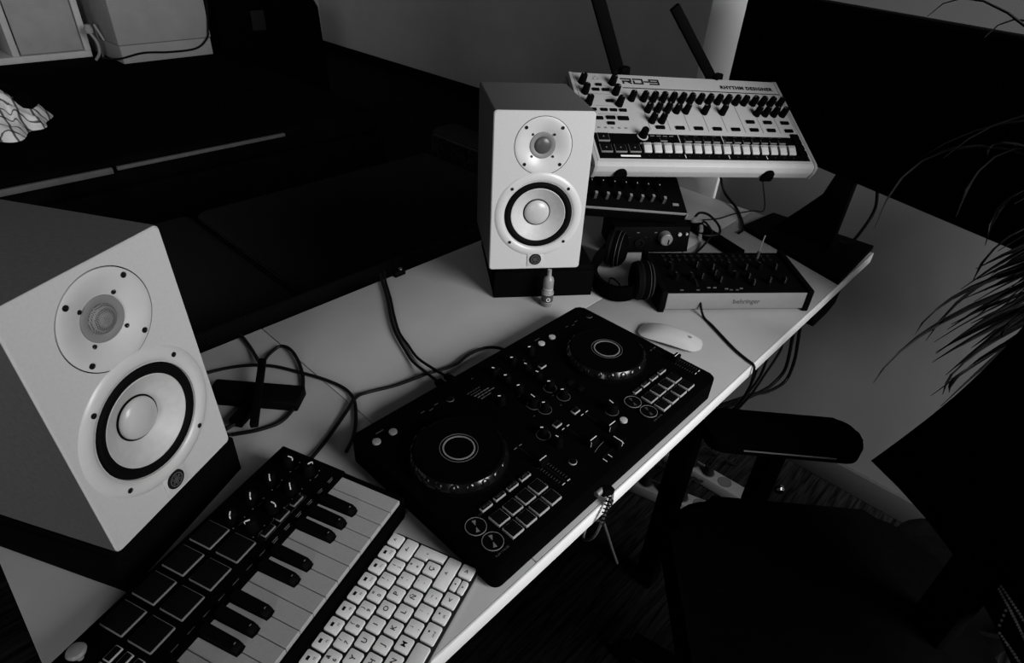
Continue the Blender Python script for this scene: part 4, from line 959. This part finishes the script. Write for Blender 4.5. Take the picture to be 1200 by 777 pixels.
MB().tube([a0, a1, Vector((-0.024, -0.012, -0.060)), Vector((-0.020, 0.004, -0.082)), Vector((-0.002, 0.010, -0.070)), Vector((0.006, -0.004, -0.062)), Vector((0.014, -0.010, -0.085)), Vector((0.036, -0.012, -0.139)), Vector((0.072, -0.010, -0.215))], 0.0019, 7).build('cord', 'cord_grey', jp)

# ------------------------------------------------------------------ office chair
af = Vector((-0.64, 0.77, 0)).normalized(); ar = Vector((0.77, 0.64, 0)).normalized()
ch = thing('office_chair', 'black office armchair with pale-edged armrest in front of the desk', 'chair', (0.46, -0.27, -H), 0)
CO = Vector((0.46, -0.27, 0))
def cw(p): return Vector((p[0], p[1], p[2] + H)) - CO
arm_mid = Vector((0.605, -0.105, -0.13)) + af * 0.035
def arm(mid, nm=True):
    f, r = af, ar
    pl = rrect(0.088, 0.275, 0.034, 6)
    b = MB().prism(pl, -0.014, 0.014, 0.006, 3)
    o = b.build('armrest', 'softblack', ch, cw(mid)); o.rotation_euler = (0, 0, math.atan2(-af.x, af.y))
    MB().bar((-0.0440, -0.085, -0.004), (-0.0440, 0.075, -0.004), 0.0022, 0.0030, 0.0005).build('armrest_trim', 'alu', o)
    MB().bar((0, 0, -0.012), (0, 0, -0.20), 0.05, 0.03, 0.006, (1, 0, 0)).build('armrest_post', 'softblack', o)
    k = MB().lathe([(0.009, 0), (0.009, 0.006), (0.006, 0.009), (0, 0.0095)], n=16, axis='-Y').build('adjuster_button', 'chrome', o, (-0.030, -0.02, -0.105)); k.rotation_euler = (0, 0, -PI / 2)
arm(arm_mid); arm(arm_mid - ar * 0.54)
sc_c = arm_mid - ar * 0.27 - af * 0.04
st = MB().prism(rrect(0.46, 0.46, 0.09, 6), -0.04, 0.04, 0.025, 3).build('seat', 'softblack', ch, cw((sc_c.x, sc_c.y, -0.30))); st.rotation_euler = (0, 0, math.atan2(-af.x, af.y))
bkc = sc_c - af * 0.25
# reclined mesh back
brt = Vector((0.665, -0.215, -0.15)); blt = brt - ar * 0.47
up = (-af * 0.12 + Vector((0, 0, 0.42)))
b = MB(); nx, nz = 8, 8
gr = {}
for i in range(nx + 1):
    for j in range(nz + 1):
        u, v = i / nx, j / nz
        p = blt + (brt - blt) * u + up * v - af * (0.05 * (1 - (2 * u - 1) ** 2)) - af * 0.03 * math.sin(v * PI)
        gr[i, j] = cw(p)
def ns(i, j): return Vector(gr[i, j])
for off, fl in ((0.0, 1), (0.022, -1)):
    vv = {k: b.bm.verts.new(p + Vector((af.x, af.y, 0)) * -off) for k, p in gr.items()}
    for i in range(nx):
        for j in range(nz):
            q = (vv[i, j], vv[i + 1, j], vv[i + 1, j + 1], vv[i, j + 1]); b.bm.faces.new(q if fl > 0 else q[::-1])
    if off == 0: first = vv
    else:
        rim = [(i, 0) for i in range(nx)] + [(nx, j) for j in range(nz)] + [(i, nz) for i in range(nx, 0, -1)] + [(0, j) for j in range(nz, 0, -1)]
        for k in range(len(rim)):
            a, c = rim[k], rim[(k + 1) % len(rim)]
            b.bm.faces.new((first[a], vv[a], vv[c], first[c]))
bmesh.ops.recalc_face_normals(b.bm, faces=b.bm.faces[:])
br = b.build('backrest', 'softblack', ch, ang=60)
# pale stitching dots on the near side of the backrest
dm = MB()
for row, (u0, v0, u1, v1, n) in enumerate(((0.49, 0.062, 0.24, 0.062, 30), (0.45, 0.072, 0.24, 0.090, 22), (0.345, 0.004, 0.22, 0.030, 14), (0.385, 0.050, 0.345, 0.004, 5))):
    for k in range(n):
        t = k / (n - 1); u = u0 + (u1 - u0) * t; v = v0 + (v1 - v0) * t
        p = blt + (brt - blt) * u + up * v - af * (0.05 * (1 - (2 * u - 1) ** 2)) - af * 0.03 * math.sin(v * PI) + af * 0.0012
        dm.box(cw(p), (0.0026, 0.0026, 0.0026))
dm.build('stitching', 'lit_strip_stitch', br)['kind'] = 'stuff'
MB().bar(cw((sc_c.x, sc_c.y, -0.34)) , cw((sc_c.x, sc_c.y, -0.62)), 0.05, 0.05, 0.015, (1, 0, 0)).build('gas_lift', 'steel', ch)
MB().bar(cw((bkc.x - af.x * -0.10, bkc.y - af.y * -0.10, -0.35)), cw((blt + brt) / 2 - af * 0.04 + Vector((0, 0, 0.06))), 0.07, 0.02, 0.005, tuple(ar)).build('back_support', 'steel', ch)
for k in range(5):
    a = 2 * PI * k / 5 + 0.4; e = Vector((sc_c.x + 0.28 * math.cos(a), sc_c.y + 0.28 * math.sin(a), -0.66))
    lg_ = MB().bar(cw((sc_c.x, sc_c.y, -0.615)), cw(e), 0.045, 0.025, 0.006).build('base_leg', 'steel', ch)
    MB().cyl(cw((e.x - 0.012, e.y, -0.71)), 0.029, 0.024, n=20, axis='X').build('castor', 'rubber', lg_)

# ------------------------------------------------------------------ power strips on the floor
for (a, c, lb) in (((0.975, 0.290), (0.985, 0.020), 'grey power strip on the floor under the desk, nearer the wall'), ((0.800, 0.290), (0.865, 0.070), 'grey power strip on the floor under the desk, farther from the wall')):
    cx, cy = (a[0] + c[0]) / 2, (a[1] + c[1]) / 2; L = math.hypot(c[0] - a[0], c[1] - a[1])
    ps = thing('power_strip', lb, 'power strip', (cx, cy, -H), math.atan2(c[1] - a[1], c[0] - a[0]), 'power strips on the floor')
    MB().box((0, 0, 0.019), (L, 0.050, 0.036), 0.006).build('case', 'strip', ps)
    for k in range(4):
        x = -L / 2 + 0.05 + k * 0.052
        so_ = MB().lathe([(0.020, 0.0368), (0.0195, 0.0378), (0.018, 0.0378), (0.018, 0.0372), (0, 0.0372)], (x, 0, 0), 24).build('socket', 'cord_grey', ps)
        if k != 3:
            MB().cyl((x, 0, 0.037), 0.016, 0.03, 0.012, n=16).tube([(x, 0, 0.066), (x + 0.01, 0.02, 0.10), (x + 0.03, 0.06, 0.06), (x + 0.04, 0.12, 0.006)], 0.004, 7).build('plug', 'cord', ps)

# ------------------------------------------------------------------ leafy plant by the wall
pl = thing('dracaena_plant', 'tall dark plant with long narrow drooping leaves beside the display and wall', 'plant', (0.90, -0.45, -H))
PO = Vector((0.90, -0.45, 0))
MB().lathe([(0, 0), (0.10, 0), (0.115, 0.02), (0.135, 0.24), (0.142, 0.26), (0.132, 0.26), (0.126, 0.22), (0, 0.22)], n=36).build('pot', 'black', pl)
MB().tube([(0, 0, 0.2), (0.01, 0.01, 0.5), (-0.005, 0.015, 0.85), (-0.01, 0.01, 1.04)], lambda t: 0.016 - 0.005 * t, 10).build('trunk', 'stem', pl)
def leaf(pts, wd):
    P = [Vector(p) for p in pts]
    b = MB(); N = 10
    def bez(t):
        p0, p1, p2 = P; return p0 * (1 - t) ** 2 + p1 * 2 * t * (1 - t) + p2 * t * t
    prev = None; side = None
    rows_ = []
    for i in range(N + 1):
        t = i / N; p = bez(t); d = (bez(min(1, t + 0.02)) - bez(max(0, t - 0.02))).normalized()
        s = d.cross(Vector((0, 0, 1))); s = s.normalized() if s.length > 1e-4 else Vector((1, 0, 0))
        n = s.cross(d).normalized()
        wv = wd * (0.45 + 0.55 * math.sin(min(1, t * 1.6) * PI / 2)) * (1 - max(0, (t - 0.45) / 0.55) ** 1.7)
        wv = max(wv, 0.0004)
        rows_.append((b.bm.verts.new(p - s * wv / 2 + n * wv * 0.10), b.bm.verts.new(p - n * wv * 0.08), b.bm.verts.new(p + s * wv / 2 + n * wv * 0.10), b.bm.verts.new(p - n * (wv * 0.08 + 0.0009))))
    for A, B in zip(rows_, rows_[1:]):
        b.bm.faces.new((A[0], A[1], B[1], B[0])); b.bm.faces.new((A[1], A[2], B[2], B[1]))
        b.bm.faces.new((A[2], A[3], B[3], B[2])); b.bm.faces.new((A[3], A[0], B[0], B[3]))
    b.build('leaf', 'leaf', pl, ang=80)
crown = Vector((-0.01, 0.012, 1.02))
def L3(mid, tip, wd=0.022, c=crown):
    m_ = Vector((mid[0], mid[1], mid[2] + H)) - PO; t_ = Vector((tip[0], tip[1], tip[2] + H)) - PO
    ctrl = (m_ - c * 0.25 - t_ * 0.25) * 2
    leaf([c + Vector((random.uniform(-.01, .01), random.uniform(-.01, .01), random.uniform(-.03, .03))), ctrl, t_], wd)
for mid_, tip_, wd_ in (
        ((0.86, -0.127, 0.352), (0.86, -0.038, 0.175), 0.018), ((0.86, -0.200, 0.371), (0.86, -0.146, 0.235), 0.016), ((0.88, -0.235, 0.310), (0.86, -0.202, 0.205), 0.016),
        ((0.86, -0.238, 0.152), (0.86, -0.172, 0.009), 0.022), ((0.86, -0.225, 0.085), (0.86, -0.147, -0.123), 0.026), ((0.86, -0.285, 0.060), (0.86, -0.257, -0.083), 0.020),
        ((0.86, -0.130, 0.520), (0.86, 0.012, 0.516), 0.013), ((0.88, -0.180, 0.500), (0.86, -0.073, 0.499), 0.014), ((0.86, -0.200, 0.360), (0.86, -0.148, 0.336), 0.014),
        ((0.85, -0.230, 0.420), (0.86, -0.091, 0.321), 0.012), ((0.86, -0.310, 0.130), (0.86, -0.288, 0.065), 0.018), ((0.84, -0.290, 0.050), (0.86, -0.264, -0.074), 0.018),
        ((0.87, -0.220, 0.400), (0.86, -0.056, 0.308), 0.013), ((0.86, -0.260, 0.270), (0.86, -0.211, 0.140), 0.022), ((0.88, -0.260, 0.190), (0.86, -0.192, 0.005), 0.022)):
    L3(mid_, tip_, wd_)
for k in range(150):
    low = k < 100
    if low: tip = Vector((random.uniform(0.80, 1.20), random.uniform(-0.40, -0.20), random.uniform(-0.24, 0.10) + H)) - PO
    else: tip = Vector((random.uniform(0.78, 0.88), random.uniform(-0.36, -0.20), random.uniform(0.10, 0.36) + H)) - PO
    if low and k % 3 == 0: tip.y = random.uniform(-0.42, -0.30) - PO.y; tip.x = random.uniform(1.05, 1.22) - PO.x; tip.z += 0.22
    mid = (crown + tip) / 2 + Vector((random.uniform(-.02, .02), 0, random.uniform(0.03, 0.10)))
    leaf([crown + Vector((0, 0, random.uniform(-.05, .05))), (mid - crown * .25 - tip * .25) * 2, tip], random.uniform(0.020, 0.036))

# ------------------------------------------------------------------ sofa behind the desk
sf = thing('sofa', 'dark ribbed fabric sofa standing with its back along the rear of the desk', 'sofa', (0.45, 1.25, -H))
SO_ = Vector((0.45, 1.25, 0))
def sp_(name, c, d, bev, m='sofa'): return MB().box(Vector(c) - SO_ + Vector((0, 0, H)), d, bev, 4).build(name, m, sf)
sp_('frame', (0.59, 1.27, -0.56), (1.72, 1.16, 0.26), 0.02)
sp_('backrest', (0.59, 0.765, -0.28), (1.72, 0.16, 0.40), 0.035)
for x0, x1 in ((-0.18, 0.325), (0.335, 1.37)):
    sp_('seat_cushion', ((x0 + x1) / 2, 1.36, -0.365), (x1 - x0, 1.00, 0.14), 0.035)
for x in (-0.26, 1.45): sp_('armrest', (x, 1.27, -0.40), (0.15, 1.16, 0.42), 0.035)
for x in (-0.2, 1.38):
    for y in (0.8, 1.75): MB().box(Vector((x, y, -0.715)) - SO_ + Vector((0, 0, H)), (0.06, 0.06, 0.05), 0.005).build('foot', 'steel', sf)

# ------------------------------------------------------------------ low bed with pale rail
bdp = thing('low_bed', 'low black-covered bed with a pale two-piece rail along its near side', 'bed', (0.42, 3.7, -H))
BO = Vector((0.42, 3.7, 0))
def bp3(name, c, d, bev, m): return MB().box(Vector(c) - BO + Vector((0, 0, H)), d, bev, 3).build(name, m, bdp)
bp3('bed_frame', (0.42, 3.72, -0.575), (2.36, 2.46, 0.33), 0.01, 'bed')
bp3('mattress', (0.42, 3.74, -0.36), (2.34, 2.44, 0.118), 0.03, 'bed')
bp3('rail', (-0.165, 2.462, -0.318), (0.90, 0.016, 0.024), 0.003, 'rail')
bp3('rail', (0.660, 2.462, -0.314), (0.72, 0.016, 0.015), 0.003, 'rail')

# crumpled cloth
cl = thing('crumpled_cloth', 'crumpled white cloth with thin dark lines lying on the black bed', 'cloth', (0.10, 3.22, -0.301))
b = MB(); N = 26; rr = random.Random(5); vv = {}
for i in range(N + 1):
    for j in range(N + 1):
        u, v = -1 + 2 * i / N, -1 + 2 * j / N
        a = math.atan2(v, u); R0 = max(abs(u), abs(v))
        rad = (0.20 + 0.03 * math.sin(3 * a + 1) + 0.02 * math.sin(7 * a)) * R0
        z = 0.12 * (1 - R0 ** 2.5) + (0.020 * math.sin(9 * u + 3 * v) + 0.014 * math.sin(13 * v - 5 * u + 1)) * (1 - R0 ** 6)
        vv[i, j] = b.bm.verts.new((rad * math.cos(a) * 0.85, rad * math.sin(a) * 1.15, max(0.003, z + 0.006)))
for i in range(N):
    for j in range(N): b.bm.faces.new((vv[i, j], vv[i + 1, j], vv[i + 1, j + 1], vv[i, j + 1]))
b.build('cloth_sheet', 'cloth', cl, ang=180)
MB().tube([(0.10, -0.06, 0.115), (0.13, 0.02, 0.10), (0.11, 0.10, 0.11), (0.03, 0.20, 0.12)], lambda t: 0.03 + 0.015 * math.sin(t * 9), 10).build('dark_band', 'bed', cl)

# shelf unit standing on the bed platform
sh = thing('cube_shelf', 'white cube shelf with one pale closed door, standing at the far side of the bed', 'shelf', (0.45, 4.65, -0.301))
def shp(name, c, d, m='shelf', bev=0.002): return MB().box(c, d, bev).build(name, m, sh)
for z in (0.018, 0.373): shp('board', (0.0, 0, z), (0.80, 0.38, 0.036))
for x in (-0.38, 0.01, 0.385): shp('upright', (x, 0, 0.196), (0.034, 0.38, 0.318))
shp('back_panel', (-0.185, 0.18, 0.196), (0.36, 0.006, 0.32), 'bed')
shp('door', (0.198, -0.178, 0.196), (0.325, 0.018, 0.306), 'shelf_door')
# white box
bx = thing('white_box', 'large white lidded box with a black cord draped in front, on the bed', 'box', (1.195, 4.42, -0.301), math.radians(2))
MB().box((0, 0, 0.05), (0.555, 0.50, 0.100), 0.004).build('box_base', 'box', bx)
MB().box((0, 0, 0.27), (0.565, 0.51, 0.335), 0.006).build('box_body', 'box', bx)
MB().box((0, 0, 0.4415), (0.575, 0.52, 0.010), 0.003).build('box_lid', 'box', bx)
MB().tube([(-0.33, -0.05, 0.01), (-0.30, -0.24, 0.03), (-0.16, -0.268, 0.055), (0.0, -0.272, 0.045), (0.16, -0.275, 0.05), (0.24, -0.28, 0.10), (0.262, -0.282, 0.16), (0.285, -0.285, 0.30), (0.275, -0.29, 0.44)], 0.006, 7).build('cord', 'cord', bx)
pg = thing('power_plug', 'pale power plug and lead lying between the cube shelf and the white box', 'plug', (0.838, 4.30, -0.301))
MB().lathe([(0, 0.0), (0.022, 0.0), (0.025, 0.02), (0.016, 0.045), (0, 0.05)], n=20).build('plug_head', 'box', pg, (-0.010, 0.0, 0.16))
MB().tube([(-0.01, 0.0, 0.165), (0.012, -0.01, 0.11), (0.012, 0.0, 0.05), (-0.01, 0.03, 0.006)], 0.008, 8).build('lead', 'box', pg)
MB().bar((0.035, 0.03, 0.20), (0.062, 0.02, 0.11), 0.016, 0.012, 0.003).build('pale_strap', 'box', pg)
MB().bar((0.035, 0.03, 0.20), (0.04, 0.06, 0.0), 0.010, 0.010, 0.002).build('lead_stem', 'boxside', pg)
# black case
bc = thing('black_case', 'big black round-shouldered case standing beyond the bed next to the white box', 'case', (2.04, 4.58, -H), 0)
MB().prism([(-0.40, 0), (0.43, 0), (0.40, 0.639), (0.375, 0.684), (0.32, 0.701), (-0.40, 0.724)], -0.17, 0.17, 0.012).build('shell', 'softblack', bc).rotation_euler = (PI / 2, 0, 0)
MB().box((-0.10, -0.175, 0.58), (0.10, 0.012, 0.13), 0.004).build('front_panel', 'sofa', bc)
MB().tube([(-0.15, -0.15, 0.700), (-0.13, -0.15, 0.745), (0.0, -0.15, 0.745), (0.02, -0.15, 0.700)], 0.010, 8).build('handle', 'rubber', bc)
